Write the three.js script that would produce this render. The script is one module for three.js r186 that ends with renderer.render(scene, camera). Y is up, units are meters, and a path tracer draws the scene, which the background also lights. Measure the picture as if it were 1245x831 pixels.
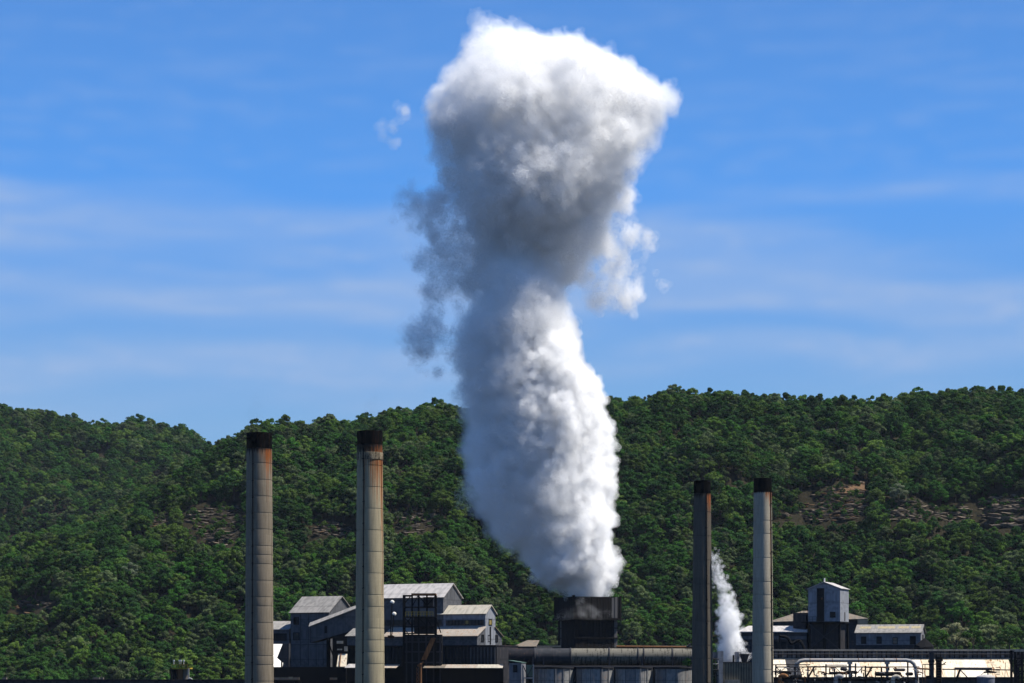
import * as THREE from 'three';
import { mergeGeometries } from 'three/addons/utils/BufferGeometryUtils.js';
import { ConvexGeometry } from 'three/addons/geometries/ConvexGeometry.js';
import { createNoise3D, createNoise2D } from 'simplex-noise';

// ---------------------------------------------------------------- camera, sky, sun, exposure
const EYE = 14, FOCAL = 2667, HORIZON = 815, PW = 1245, PH = 831;   // eye height in m; focal length and horizon in photograph pixels
const scene = new THREE.Scene();
const camera = new THREE.PerspectiveCamera(2 * Math.atan(PH / 2 / FOCAL) * 180 / Math.PI, PW / PH, 1, 30000);
camera.position.set(0, EYE, 0);
camera.lookAt(0, EYE, -100);
camera.setViewOffset(PW, PH, 0, PH / 2 - HORIZON, PW, PH);           // level camera with a raised lens
const renderer = new THREE.WebGLRenderer({ antialias: true });
renderer.toneMapping = THREE.LinearToneMapping;
renderer.toneMappingExposure = 1.75;
renderer.shadowMap.enabled = true;

function mulberry(seed) { let a = seed >>> 0; return () => { a = (a + 0x6d2b79f5) | 0; let t = Math.imul(a ^ (a >>> 15), 1 | a); t = (t + Math.imul(t ^ (t >>> 7), 61 | t)) ^ t; return ((t ^ (t >>> 14)) >>> 0) / 4294967296; }; }
const clamp = (x, a = 0, b = 1) => Math.min(b, Math.max(a, x));
const smooth = (a, b, x) => { const t = clamp((x - a) / (b - a)); return t * t * (3 - 2 * t); };
const lerp = (a, b, t) => a + (b - a) * t;
const noise3 = createNoise3D(mulberry(11)), noise2 = createNoise2D(mulberry(12));
const fbm2 = (x, y, o = 4) => { let s = 0, a = 0.5, f = 1; for (let i = 0; i < o; i++) { s += a * noise2(x * f, y * f); a *= 0.5; f *= 2.03; } return s; };
const fbm3 = (x, y, z, o = 4) => { let s = 0, a = 0.5, f = 1; for (let i = 0; i < o; i++) { s += a * noise3(x * f, y * f, z * f); a *= 0.5; f *= 2.03; } return s; };

// clear blue afternoon sky with thin streaks of high haze, the same all the way round
{
  const W = 2048, H = 1024, data = new Float32Array(W * H * 4);
  const stops = [[0, [0.29, 0.465, 0.66]], [3, [0.275, 0.465, 0.69]], [6.5, [0.215, 0.43, 0.75]], [9.5, [0.155, 0.38, 0.81]], [12.2, [0.105, 0.345, 0.86]], [17, [0.095, 0.285, 0.73]], [30, [0.075, 0.22, 0.6]], [60, [0.055, 0.16, 0.46]], [90, [0.05, 0.14, 0.42]]];
  for (let r = 0; r < H; r++) {
    const el = Math.max(0, ((r + 0.5) / H - 0.5) * 180);
    let k = 0; while (k < stops.length - 2 && el > stops[k + 1][0]) k++;
    const t = clamp((el - stops[k][0]) / (stops[k + 1][0] - stops[k][0]));
    for (let c = 0; c < W; c++) {
      const az = (c + 0.5) / W * Math.PI * 2, x = Math.cos(az), z = Math.sin(az);
      const warp = 0.35 * noise3(x * 6, z * 6, el * 0.3), e2 = el + warp;
      const band = smooth(-0.5, 0.4, fbm3(x * 2.6 + 3, z * 2.6, e2 * 0.55, 4)), streak = smooth(-0.2, 0.6, fbm3(x * 11, z * 11, e2 * 4.5 + 7, 5));
      const cir = (band * (0.55 + 0.45 * streak) * smooth(4.5, 8, el) * (1 - smooth(12.1, 12.7, e2)) + 0.22 * streak * smooth(12, 13, el) * (1 - smooth(14, 20, el))) * 0.75;
      const o = (r * W + c) * 4, cloud = [0.37, 0.505, 0.77];
      for (let i = 0; i < 3; i++) data[o + i] = 0.57 * lerp(lerp(stops[k][1][i], stops[k + 1][1][i], t), cloud[i], cir);
      data[o + 3] = 1;
    }
  }
  const sky = new THREE.DataTexture(data, W, H, THREE.RGBAFormat, THREE.FloatType);
  sky.mapping = THREE.EquirectangularReflectionMapping; sky.magFilter = THREE.LinearFilter; sky.needsUpdate = true;
  scene.background = sky; scene.environment = sky;
}
const sunAz = 3 * Math.PI / 180, sunEl = 60 * Math.PI / 180;        // from the right, a little in front of the plant
const sun = new THREE.DirectionalLight(new THREE.Color(1, 0.95, 0.86), 5);
sun.position.set(Math.cos(sunEl) * Math.cos(sunAz), Math.sin(sunEl), Math.cos(sunEl) * Math.sin(sunAz)).multiplyScalar(1200).add(new THREE.Vector3(0, 0, -700));
sun.target.position.set(0, 0, -700);
sun.castShadow = true; sun.shadow.mapSize.set(4096, 4096);
Object.assign(sun.shadow.camera, { left: -700, right: 700, top: 700, bottom: -700, near: 10, far: 3000 });
scene.add(sun, sun.target);

// ---------------------------------------------------------------- helpers
const names = new Map();
function numbered(name) { const n = names.get(name) ?? 0; names.set(name, n + 1); return n ? `${name}_${String(n).padStart(3, '0')}` : name; }
function finish(o) { o.traverse((m) => { if (m.isMesh) { m.castShadow = true; m.receiveShadow = true; } }); return o; }
function tag(o, label, category, group, kind) { Object.assign(o.userData, { label, category }); if (group) o.userData.group = group; if (kind) o.userData.kind = kind; return o; }
function thing(name, label, category, pos = [0, 0, 0], turn = 0, group) { const g = new THREE.Group(); g.name = numbered(name); g.position.set(...pos); g.rotation.y = turn; scene.add(g); return tag(g, label, category, group); }
function part(name, geometry, material, parent) { const m = new THREE.Mesh(geometry, material); m.name = name; m.castShadow = m.receiveShadow = true; parent.add(m); return m; }
const S = (D) => D / FOCAL;                                           // metres per photograph pixel at distance D
const X = (px, D) => (px - PW / 2) * S(D), Y = (py, D) => EYE + (HORIZON - py) * S(D);
const at = (px, py, D) => new THREE.Vector3(X(px, D), Y(py, D), -D);
const mat = (r, g, b, o = {}) => new THREE.MeshPhysicalMaterial({ color: new THREE.Color().setRGB(r, g, b), roughness: 0.85, specularIntensity: 0.15, ...o });
function texture(w, h, fn, o = {}) {                                  // fn(u, v) -> [r, g, b] linear, as a repeating sRGB texture
  const d = new Uint8Array(w * h * 4), enc = (x) => 255 * (x <= 0.0031308 ? 12.92 * x : 1.055 * Math.pow(x, 1 / 2.4) - 0.055);
  for (let y = 0; y < h; y++) for (let x = 0; x < w; x++) { const c = fn((x + 0.5) / w, (y + 0.5) / h), k = (y * w + x) * 4; for (let i = 0; i < 3; i++) d[k + i] = o.data ? clamp(c[i]) * 255 : enc(clamp(c[i])); d[k + 3] = 255; }
  const t = new THREE.DataTexture(d, w, h); t.wrapS = t.wrapT = THREE.RepeatWrapping; t.magFilter = THREE.LinearFilter; t.minFilter = THREE.LinearMipmapLinearFilter; t.generateMipmaps = true;
  if (!o.data) t.colorSpace = THREE.SRGBColorSpace;
  t.needsUpdate = true; return t;
}

// ---------------------------------------------------------------- ground and hills
function table(points, x) { if (x <= points[0][0]) return points[0][1]; for (let i = 1; i < points.length; i++) if (x <= points[i][0]) { const [a, b] = [points[i - 1], points[i]], t = (x - a[0]) / (b[0] - a[0]); return lerp(a[1], b[1], t * t * (3 - 2 * t)); } return points[points.length - 1][1]; }
const nearRidge = [[-400, 820], [-150, 745], [0, 682], [100, 645], [170, 609], [230, 573], [262, 552], [330, 532], [400, 523], [480, 515], [550, 514], [650, 503], [740, 497], [830, 491], [900, 495], [1000, 497], [1100, 497], [1160, 491], [1245, 493], [1400, 490], [1650, 502]];
const farRidge = [[-500, 480], [-250, 486], [-60, 496], [0, 505], [40, 510], [100, 526], [150, 522], [200, 531], [250, 556], [300, 580], [400, 610], [600, 650], [900, 720]];
const NEAR = { base: 770, ridge: 1040 }, FAR = { base: 1230, ridge: 1560 };
function profile(t) { return t <= 0 ? 0 : t < 1 ? 0.5 * t + 0.5 * (1 - (1 - t) * (1 - t)) : 1 - 0.12 * Math.min(1, (t - 1)); }
function nearHeight(x, D) {
  const R = Y(table(nearRidge, x / S(1000) + PW / 2), NEAR.ridge - 15);
  const t = (D - NEAR.base + 26 * fbm2(x * 0.008, 3.1, 2)) / (NEAR.ridge - NEAR.base);
  return R * profile(t) + smooth(0, 0.25, t) * (1 - 0.7 * smooth(0.75, 1, t)) * (13 * fbm2(x * 0.013 + 7, D * 0.009, 3) + 3 * fbm2(x * 0.05, D * 0.05, 2));
}
function farHeight(x, D) {
  const R = Y(table(farRidge, x / S(1500) + PW / 2), FAR.ridge - 15), t = (D - FAR.base) / (FAR.ridge - FAR.base);
  return R * profile(t) + smooth(0, 0.25, t) * (1 - 0.7 * smooth(0.75, 1, t)) * 16 * fbm2(x * 0.009 + 30, D * 0.008, 3);
}
const soil = new THREE.MeshPhysicalMaterial({ specularIntensity: 0.15, roughness: 1, map: texture(256, 256, (u, v) => { const a = 2 * Math.PI, n = fbm3(Math.cos(u * a) * 3, Math.sin(u * a) * 3, Math.sin(v * a) * 3 + Math.cos(v * a) * 2, 5); return [0.017 + 0.02 * n, 0.0145 + 0.013 * n, 0.008 + 0.008 * n]; }) });
function terrain(name, height, x0, x1, d0, d1, step, label) {
  const nx = Math.ceil((x1 - x0) / step), nz = Math.ceil((d1 - d0) / step), g = new THREE.PlaneGeometry(1, 1, nx, nz), p = g.attributes.position, uv = g.attributes.uv;
  for (let j = 0, k = 0; j <= nz; j++) for (let i = 0; i <= nx; i++, k++) { const x = lerp(x0, x1, i / nx), D = lerp(d1, d0, j / nz); p.setXYZ(k, x, Math.max(-1, height(x, D) - 0.2), -D); uv.setXY(k, x / 18, D / 18); }
  g.computeVertexNormals();
  const m = new THREE.Mesh(g, soil); m.name = numbered(name); m.receiveShadow = m.castShadow = true; scene.add(m);
  return tag(m, label, 'hill', null, 'structure');
}
terrain('hill', nearHeight, -460, 520, 720, 1330, 6, 'steep wooded hillside rising right behind the plant');
terrain('hill', farHeight, -760, 420, 1180, 1900, 9, 'paler wooded hill at the left behind the nearer slope');
{
  const g = new THREE.PlaneGeometry(30000, 30000, 2, 2); g.rotateX(-Math.PI / 2); g.attributes.uv.array.forEach((_, i, a) => { a[i] *= 1600; });
  const m = new THREE.Mesh(g, new THREE.MeshPhysicalMaterial({ specularIntensity: 0.15, color: new THREE.Color().setRGB(0.8, 0.8, 0.8), map: soil.map, roughness: 1 })); m.name = 'ground'; m.receiveShadow = true; scene.add(m);
  tag(m, 'dark level ground of the works below the hills', 'ground', null, 'structure');
}
function onHill(px, py, height = nearHeight, d0 = 740, d1 = 1100) {   // where the sight line through a pixel meets the hillside
  for (let D = d0; D < d1; D += 1) if (height(X(px, D), D) > Y(py, D)) return new THREE.Vector3(X(px, D), height(X(px, D), D), -D);
  return null;
}
const toPixel = (x, y, D) => [x / S(D) + PW / 2, HORIZON - (y - EYE) / S(D)];

// ---------------------------------------------------------------- rock outcrops: [pixel outline of the clearing, ledges]
const clearings = [
  [[938, 632], [975, 612], [1020, 590], [1054, 588], [1056, 604], [1050, 632], [1000, 636]],
  [[1074, 615], [1105, 606], [1135, 616], [1128, 632], [1082, 634]],
  [[1136, 622], [1178, 614], [1180, 632], [1142, 636]],
  [[1188, 618], [1212, 603], [1252, 604], [1252, 642], [1200, 642]],
  [[220, 628], [262, 614], [296, 616], [292, 640], [282, 664], [242, 664], [236, 644]],
  [[184, 622], [204, 620], [204, 640], [186, 641]],
  [[476, 628], [500, 620], [526, 626], [524, 648], [484, 650]],
  [[376, 638], [402, 632], [428, 638], [426, 652], [382, 654]],
  [[12, 734], [40, 728], [64, 734], [58, 745], [18, 746]],
];
function inside(poly, x, y) { let c = false; for (let i = 0, j = poly.length - 1; i < poly.length; j = i++) { const [xi, yi] = poly[i], [xj, yj] = poly[j]; if ((yi > y) !== (yj > y) && x < ((xj - xi) * (y - yi)) / (yj - yi) + xi) c = !c; } return c; }
const blocked = (x, y, D, r, h) => { const [px, py] = toPixel(x, y, D), w = r / S(D), t = h / S(D); for (const c of clearings) for (const fx of [-0.75, 0, 0.75]) for (const fy of [0, 0.35, 0.7, 0.95]) if (inside(c, px + fx * w, py - fy * t)) return true; return false; };

// ---------------------------------------------------------------- trees
const TREE_KINDS = [];
const leafMaterial = new THREE.MeshPhysicalMaterial({ color: new THREE.Color(1, 1, 1), roughness: 1, transmission: 0.3, thickness: 0, specularIntensity: 0.15, side: THREE.DoubleSide });
const barkMaterial = mat(0.06, 0.05, 0.04, { roughness: 1 });
function crownGeometry(seed, R, H, clumps, perClump, leaf, squash) {  // leaf-sized faces in clumps through a domed crown; the base of the tree is at the origin
  const rnd = mulberry(seed), pos = [], nor = [], v = new THREE.Vector3(), n = new THREE.Vector3(), a = new THREE.Vector3(), b = new THREE.Vector3();
  const trunkTop = H * 0.2, cy = H * 0.58, ry = H * 0.42;
  for (let k = 0; k < clumps; k++) {
    const u = rnd() * 2 - 0.75, ang = rnd() * Math.PI * 2, y = clamp(u, -0.7, 1), w = Math.sqrt(Math.max(0, 1 - y * y)), rr = 0.55 + 0.45 * Math.sqrt(rnd());
    const c = new THREE.Vector3(Math.cos(ang) * w * R * rr, cy + y * ry * rr, Math.sin(ang) * w * R * rr), cr = R * (0.18 + 0.2 * rnd());
    for (let i = 0; i < perClump; i++) {
      n.set(rnd() * 2 - 1, rnd() * 2 - 1, rnd() * 2 - 1).normalize();
      if (n.y < -0.35) n.y *= -0.6;
      v.copy(n).multiplyScalar(cr * (0.72 + 0.36 * rnd())); v.y *= squash; v.add(c);
      if (v.y < trunkTop) continue;
      const f = n.clone().add(new THREE.Vector3(rnd() - 0.5, rnd() - 0.3, rnd() - 0.5).multiplyScalar(1.3)).normalize();
      a.set(rnd() - 0.5, rnd() - 0.5, rnd() - 0.5).cross(f).normalize(); b.crossVectors(f, a);
      const s = leaf * (0.6 + 0.8 * rnd()), q = [[-0.5, -0.4], [0.5, -0.4], [0.1, 0.75]];
      for (const [x, y2] of q) { pos.push(v.x + a.x * x * s + b.x * y2 * s, v.y + a.y * x * s + b.y * y2 * s, v.z + a.z * x * s + b.z * y2 * s); nor.push(f.x, f.y, f.z); }
    }
  }
  const g = new THREE.BufferGeometry();
  g.setAttribute('position', new THREE.Float32BufferAttribute(pos, 3)); g.setAttribute('normal', new THREE.Float32BufferAttribute(nor, 3));
  return g;
}
function trunkGeometry(seed, R, H) {
  const rnd = mulberry(seed + 99), limb = (p0, p1, r0, r1) => { const d = p1.clone().sub(p0), g = new THREE.CylinderGeometry(r1, r0, d.length(), 6, 1); g.translate(0, d.length() / 2, 0); g.applyQuaternion(new THREE.Quaternion().setFromUnitVectors(new THREE.Vector3(0, 1, 0), d.normalize())); return g.translate(p0.x, p0.y, p0.z); };
  const gs = [limb(new THREE.Vector3(0, -0.6, 0), new THREE.Vector3(0.1, H * 0.55, 0), R * 0.075, R * 0.035)];
  for (let k = 0; k < 6; k++) { const t = 0.25 + 0.05 * k, an = k * 2.4 + rnd(); gs.push(limb(new THREE.Vector3(0.1 * t, H * t, 0), new THREE.Vector3(Math.cos(an) * R * 0.6, H * (t + 0.28), Math.sin(an) * R * 0.6), R * 0.035, R * 0.01)); }
  return mergeGeometries(gs);
}
for (const [R, H, c, n, leaf, sq] of [[4.2, 9, 36, 90, 0.5, 0.85], [3.5, 9.5, 32, 86, 0.47, 0.9], [4.8, 8.5, 42, 90, 0.52, 0.75], [3.0, 7, 26, 84, 0.42, 0.9], [4.0, 10.5, 40, 88, 0.48, 0.8], [2.5, 5, 22, 84, 0.38, 0.9], [3.8, 8.5, 24, 110, 0.5, 0.8]])
  TREE_KINDS.push({ R, H, crown: crownGeometry(TREE_KINDS.length * 17 + 5, R, H, c, n, leaf, sq), trunk: trunkGeometry(TREE_KINDS.length, R, H) });
const greens = [[0.03, 0.084, 0.012], [0.024, 0.072, 0.012], [0.056, 0.112, 0.014], [0.018, 0.056, 0.011], [0.074, 0.126, 0.019], [0.08, 0.115, 0.042], [0.03, 0.096, 0.01]];
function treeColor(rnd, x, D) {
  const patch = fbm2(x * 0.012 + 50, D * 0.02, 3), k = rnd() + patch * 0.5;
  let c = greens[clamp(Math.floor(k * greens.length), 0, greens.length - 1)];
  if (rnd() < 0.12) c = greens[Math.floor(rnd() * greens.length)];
  const f = (0.58 + 0.6 * rnd()) * (1 + 0.55 * fbm2(x * 0.02 + 9, D * 0.03, 2));  // patch term also paints broad light and shade areas into the species colour
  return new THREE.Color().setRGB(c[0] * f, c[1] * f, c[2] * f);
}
function plant(seed, height, x0, x1, d0, d1, gap, scale, keep) {
  const rnd = mulberry(seed), spots = TREE_KINDS.map(() => []), m = new THREE.Matrix4(), q = new THREE.Quaternion(), up = new THREE.Vector3(0, 1, 0);
  for (let D = d0; D < d1; D += gap) for (let x = x0; x < x1; x += gap) {
    const tx = x + (rnd() - 0.5) * gap * 1.1, td = D + (rnd() - 0.5) * gap * 1.1, k = Math.floor(rnd() * TREE_KINDS.length), s = scale * (0.78 + 0.5 * rnd()) * (1 + 0.22 * fbm2(tx * 0.03, td * 0.03, 2)), r2 = rnd(), turn = rnd() * 6.28, y = height(tx, td);
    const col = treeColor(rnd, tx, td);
    if (Math.abs(tx) > td * (PW / 2 + 60) / FOCAL + 12) continue;
    if (y < 2) continue;
    let f = 1; if (keep) for (f of [1, 0.6, 0.34, rnd() < 0.1 ? 0.45 : 0]) if (f === 0.45 || f && keep(tx, y, td, TREE_KINDS[k].R * s * f, TREE_KINDS[k].H * s * f)) break;
    if (!f) continue;
    q.setFromAxisAngle(up, turn);
    spots[k].push([m.compose(new THREE.Vector3(tx, y - 0.4, -td), q, new THREE.Vector3(s * f, s * f * (0.85 + 0.3 * r2), s * f)).clone(), col]);
  }
  return spots;
}
function wood(name, label, spots) {
  const g = thing(name, label, 'forest'); g.userData.kind = 'stuff';
  spots.forEach((list, k) => {
    if (!list.length) return;
    const c = new THREE.InstancedMesh(TREE_KINDS[k].crown, leafMaterial, list.length), t = new THREE.InstancedMesh(TREE_KINDS[k].trunk, barkMaterial, list.length);
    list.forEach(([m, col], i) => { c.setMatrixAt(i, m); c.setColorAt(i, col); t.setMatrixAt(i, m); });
    c.name = 'tree_crown'; t.name = 'tree_trunk';
    for (const o of [c, t]) { o.userData.kind = 'stuff'; o.castShadow = o.receiveShadow = true; g.add(o); }
  });
  console.log(name, spots.map((s) => s.length).join(' '));
  return g;
}
wood('forest', 'dense deciduous forest of mixed greens covering the hillside behind the plant', plant(1, nearHeight, -330, 340, 748, 1110, 4.15, 0.79, (x, y, D, r, h) => !blocked(x, y, D, r, h)));
wood('forest', 'paler forest on the farther hill at the left edge', plant(2, farHeight, -480, 60, 1215, 1640, 5.4, 0.9, (x, y, D) => x / S(D) + PW / 2 < 420));

// ---------------------------------------------------------------- steam: a cloud of minute white flakes that scatter the light through one another
const steamMaterial = new THREE.MeshPhysicalMaterial({ color: new THREE.Color().setRGB(0.99, 0.99, 0.99), roughness: 1, transmission: 0.5, thickness: 0, specularIntensity: 0, side: THREE.DoubleSide });
const flakes = (seed, count, radius, size) => {                       // one small puff of flakes
  const rnd = mulberry(seed), pos = [], nor = [], c = new THREE.Vector3(), n = new THREE.Vector3(), a = new THREE.Vector3(), b = new THREE.Vector3();
  for (let i = 0; i < count; i++) {
    do c.set(rnd() * 2 - 1, rnd() * 2 - 1, rnd() * 2 - 1); while (c.lengthSq() > 1);
    n.set(rnd() * 2 - 1, rnd() * 2 - 1, rnd() * 2 - 1).normalize(); a.set(rnd() - 0.5, rnd() - 0.5, rnd() - 0.5).cross(n).normalize(); b.crossVectors(n, a); c.multiplyScalar(radius);
    for (const [x, y] of [[-0.75, -0.5], [0.75, -0.5], [0, 0.9]]) { pos.push(c.x + (a.x * x + b.x * y) * size, c.y + (a.y * x + b.y * y) * size, c.z + (a.z * x + b.z * y) * size); nor.push(n.x, n.y, n.z); }
  }
  const g = new THREE.BufferGeometry(); g.setAttribute('position', new THREE.Float32BufferAttribute(pos, 3)); g.setAttribute('normal', new THREE.Float32BufferAttribute(nor, 3)); return g;
};
const PUFF = [flakes(1, 1020, 1.1, 0.04), flakes(2, 1100, 2.0, 0.11), flakes(4, 400, 1.15, 0.04), flakes(5, 300, 1.15, 0.04)];   // dense, deep inside, veil, thin
// balls: [px, py, radius px, depth px, softness 0..1]; the cloud is their union, its border broken up by noise
function steam(name, label, category, D, balls, o) {
  const s = S(D), B = balls.map(([x, y, r, z = 0, soft = 0]) => { const c = at(x, y, D); return [c.x, c.y, c.z - z * s, r * s, soft]; });
  const lo = [1e9, 1e9, 1e9], hi = [-1e9, -1e9, -1e9];
  for (const b of B) for (let i = 0; i < 3; i++) { lo[i] = Math.min(lo[i], b[i] - b[3] - 4); hi[i] = Math.max(hi[i], b[i] + b[3] + 4); }
  const k = o.blend, rnd = mulberry(o.seed), small = [], large = [], veil = [], thin = [];
  const field = (x, y, z) => {                                        // [signed distance, softness]
    let d = 1e9, sf = 0, sw = 0;
    for (const b of B) { const e = Math.hypot(x - b[0], y - b[1], z - b[2]) - b[3]; const h = clamp(0.5 + 0.5 * (d - e) / k); d = lerp(d, e, h) - k * h * (1 - h); const w = Math.exp(-Math.max(e, -6) / 1.5); sf += b[4] * w; sw += w; }
    return [d, sw > 0 ? sf / sw : 0];
  };
  const sample = (x, y, z) => {
    const [d, soft] = field(x, y, z);
    if (d > 6) return [d, 0, soft];
    if (d < -11) return [d, lerp(1, o.haze ?? 0.34, smooth(0, 0.4, soft)), soft];
    const f = o.freq, wx = x + 1.3 * noise3(x * 0.12, y * 0.12, z * 0.12 + 5), wy = y + 1.3 * noise3(x * 0.12 + 9, y * 0.12, z * 0.12);
    let bill = 0, a = 1, fr = f; for (let i = 0; i < 3; i++) { bill += a * (Math.abs(noise3(wx * fr, wy * fr, z * fr)) - 0.32); a *= 0.42; fr *= 2.2; }
    const wisp = fbm3(wx * f * 0.9 + 20, wy * f * 0.7, z * f * 0.9, 5), thread = soft > 0.45 ? 1 - Math.abs(fbm3(wx * f * 1.5 + 40, wy * f * 1.1, z * f * 1.5, 4)) * 3.2 : 0;
    const e = d - o.billow * (1 - 0.75 * soft) * bill * 1.9 - soft * (0.35 + 0.65 * soft) * o.wisp * wisp;
    const depth = -e / lerp(o.edge, o.edge * 3.5, soft);
    return [e, clamp(depth) * lerp(1, o.haze ?? 0.34, smooth(0, 0.4, soft)) * lerp(1, clamp(0.38 + thread), smooth(0.65, 1, soft)), soft];
  };
  const z_ = o.scale ?? 1;
  for (const [h, list, near, deep] of [[0.95 * z_, small, -1, z_ < 1 ? 9 : 4], ...(z_ < 1 ? [] : [[1.9, large, 3.6, 17]])]) for (let x = lo[0]; x < hi[0]; x += h) for (let y = lo[1]; y < hi[1]; y += h) for (let z = lo[2]; z < hi[2]; z += h) {
    const px = x + rnd() * h, py = y + rnd() * h, pz = z + rnd() * h, [e, rho, soft] = sample(px, py, pz);
    if (rho <= 0 || -e < near || -e > deep || py < o.floor) { rnd(); continue; }
    const kind = z_ < 1 ? 0 : soft > 0.72 ? 2 : soft > 0.14 ? 3 : 0;
    if (kind === 2 && list === large) { rnd(); continue; }
    if (rnd() < rho * o.fill * (kind === 2 ? 5 : kind === 3 && list === small ? 3 : 1)) (kind === 2 ? veil : kind === 3 && list === small ? thin : list).push(px, py, pz);
  }
  const g = o.parent ?? thing(name, label, category), q = new THREE.Quaternion(), m = new THREE.Matrix4(), e = new THREE.Euler(), one = new THREE.Vector3();
  [small, large, veil, thin].forEach((list, i) => {
    if (!list.length) return;
    const im = new THREE.InstancedMesh(o.puff?.[i] ?? PUFF[i], o.material ?? steamMaterial, list.length / 3); im.name = 'steam';
    for (let j = 0; j < list.length; j += 3) { const sc = z_ * (0.8 + 0.4 * rnd()); im.setMatrixAt(j / 3, m.compose(one.clone().set(list[j], list[j + 1], list[j + 2]), q.setFromEuler(e.set(rnd() * 6, rnd() * 6, rnd() * 6)), new THREE.Vector3(sc, sc, sc))); }
    im.castShadow = im.receiveShadow = true; im.userData.kind = 'stuff'; g.add(im);
  });
  console.log(name, small.length / 3, large.length / 3, veil.length / 3, thin.length / 3);
  return g;
}
const TOWER_D = 496;
const plume = steam('steam_plume', 'huge white steam plume billowing from the dark quench tower into the sky', 'steam plume', TOWER_D, [
  // column: its near side leans left, its right side lies farther back
  [717, 736, 27, 0], [717, 714, 29, 0, 0.1], [733, 700, 18, 15], [743, 688, 11, 12], [707, 692, 38, -6, 0.1], [688, 668, 52, -12, 0.1], [724, 668, 24, 56], [732, 652, 16, 64], [680, 640, 64, 0, 0.12], [712, 622, 34, 82], [640, 628, 52, -24, 0.5], [735, 618, 14, 94],
  [655, 590, 80, 0, 0.12], [610, 596, 46, -27, 0.6], [706, 584, 44, 75, 0.05], [734, 560, 20, 98], [650, 545, 84, 0, 0.12], [716, 540, 36, 86], [606, 545, 44, -30, 0.55], [648, 500, 84, 0, 0.12], [708, 500, 34, 82], [600, 490, 48, -21, 0.5], [712, 470, 26, 75], [724, 482, 14, 90], [732, 520, 13, 94],
  [636, 455, 80, 0, 0.12], [626, 412, 70, -9, 0.12], [664, 430, 46, 38, 0.2], [634, 375, 58, -20, 0.3], [626, 345, 44, -22, 0.4], [596, 440, 48, -15, 0.5], [676, 400, 30, 41, 0.1],
  // neck and underside of the head
  [640, 320, 52, 14, 0.6], [600, 300, 60, 30, 0.7], [660, 285, 75, 20, 0.6], [560, 296, 40, 24, 0.85], [552, 262, 40, 10, 0.8], [720, 286, 40, 10, 0.75], [700, 318, 26, 20, 0.8],
  [715, 250, 50, 14, 0.6], [748, 240, 28, 16, 0.8],
  // shreds hanging on the left and the right
  [540, 288, 24, 22, 0.85], [534, 306, 23, 24, 0.85], [528, 328, 22, 26, 0.88], [522, 352, 21, 28, 0.9], [516, 378, 20, 30, 0.88], [513, 404, 19, 30, 0.88], [518, 428, 18, 30, 0.88], [534, 442, 16, 28, 0.9], [550, 436, 15, 24, 0.9], [512, 448, 9, 30, 0.9],
  [548, 402, 15, 24, 1], [550, 366, 16, 24, 1], [556, 330, 22, 24, 0.95], [508, 252, 16, 20, 0.95], [500, 270, 12, 20, 0.95], [492, 244, 9, 20, 1],
  [735, 300, 30, 12, 0.72], [750, 322, 24, 12, 0.78], [762, 344, 20, 10, 0.8], [768, 288, 22, 12, 0.8], [790, 292, 10, 10, 0.9], [794, 354, 10, 8, 0.88], [730, 352, 16, 12, 0.88], [764, 284, 19, 10, 0.95], [782, 296, 13, 8, 1], [738, 322, 18, 10, 0.9], [752, 345, 18, 8, 0.9], [766, 362, 15, 6, 0.95], [784, 352, 13, 6, 1], [800, 352, 8, 6, 1], [775, 376, 12, 6, 1], [716, 330, 16, 12, 0.9],
  // head
  [655, 235, 88, -4, 0.45], [640, 215, 96, -19, 0.5], [590, 212, 62, -20, 0.65], [572, 168, 54, -26, 0.3], [700, 200, 72, -26, 0.5], [745, 180, 50, -32, 0.55], [622, 142, 92, -14, 0.4], [690, 132, 84, -10, 0.35], [748, 132, 56, -10, 0.25], [790, 130, 31, -9, 0.2], [806, 112, 15, 0, 0.4], [778, 165, 32, -25, 0.5],
  [546, 128, 33, -8, 0.25], [620, 88, 60, 11, 0.3], [592, 60, 38, 24, 0.4], [582, 36, 23, 24, 0.5], [577, 18, 14, 26, 0.5], [600, 30, 17, 26, 0.55], [566, 42, 12, 24, 0.6], [712, 52, 16, 14, 0.5], [690, 52, 20, 14, 0.45], [682, 84, 50, 12, 0.25], [724, 84, 32, 12, 0.3], [560, 95, 28, 7, 0.55],
  // loose shreds
  [468, 164, 12, 0, 0.6], [484, 146, 11, 0, 0.65], [476, 155, 10, 0, 0.6], [492, 138, 7, 0, 0.8], [500, 175, 12, 0, 1], [513, 250, 20, 16, 1], [500, 264, 14, 16, 1],
], { seed: 5, blend: 1.8, freq: 0.075, billow: 1.35, wisp: 8, edge: 1.7, fill: 1, floor: Y(729, TOWER_D) });

// ---------------------------------------------------------------- building kit
const V = (x, y, z) => new THREE.Vector3(x, y, z);
function metric(g0, tile = 8) {                                       // non-indexed copy with uv in metres / tile, by the way each face points
  const g = g0.index ? g0.toNonIndexed() : g0; g.computeVertexNormals();
  const p = g.attributes.position, n = g.attributes.normal, uv = new Float32Array(p.count * 2);
  for (let i = 0; i < p.count; i++) {
    const ax = Math.abs(n.getX(i)), ay = Math.abs(n.getY(i)), az = Math.abs(n.getZ(i)), x = p.getX(i), y = p.getY(i), z = p.getZ(i);
    const [u, v] = ay > 0.85 ? [x, z] : ax > az ? [z, y] : [x, y];
    uv[i * 2] = u / tile; uv[i * 2 + 1] = v / tile;
  }
  g.setAttribute('uv', new THREE.BufferAttribute(uv, 2)); return g;
}
const merge = (list) => mergeGeometries(list.map((g) => (g.index ? g.toNonIndexed() : g)));
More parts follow.
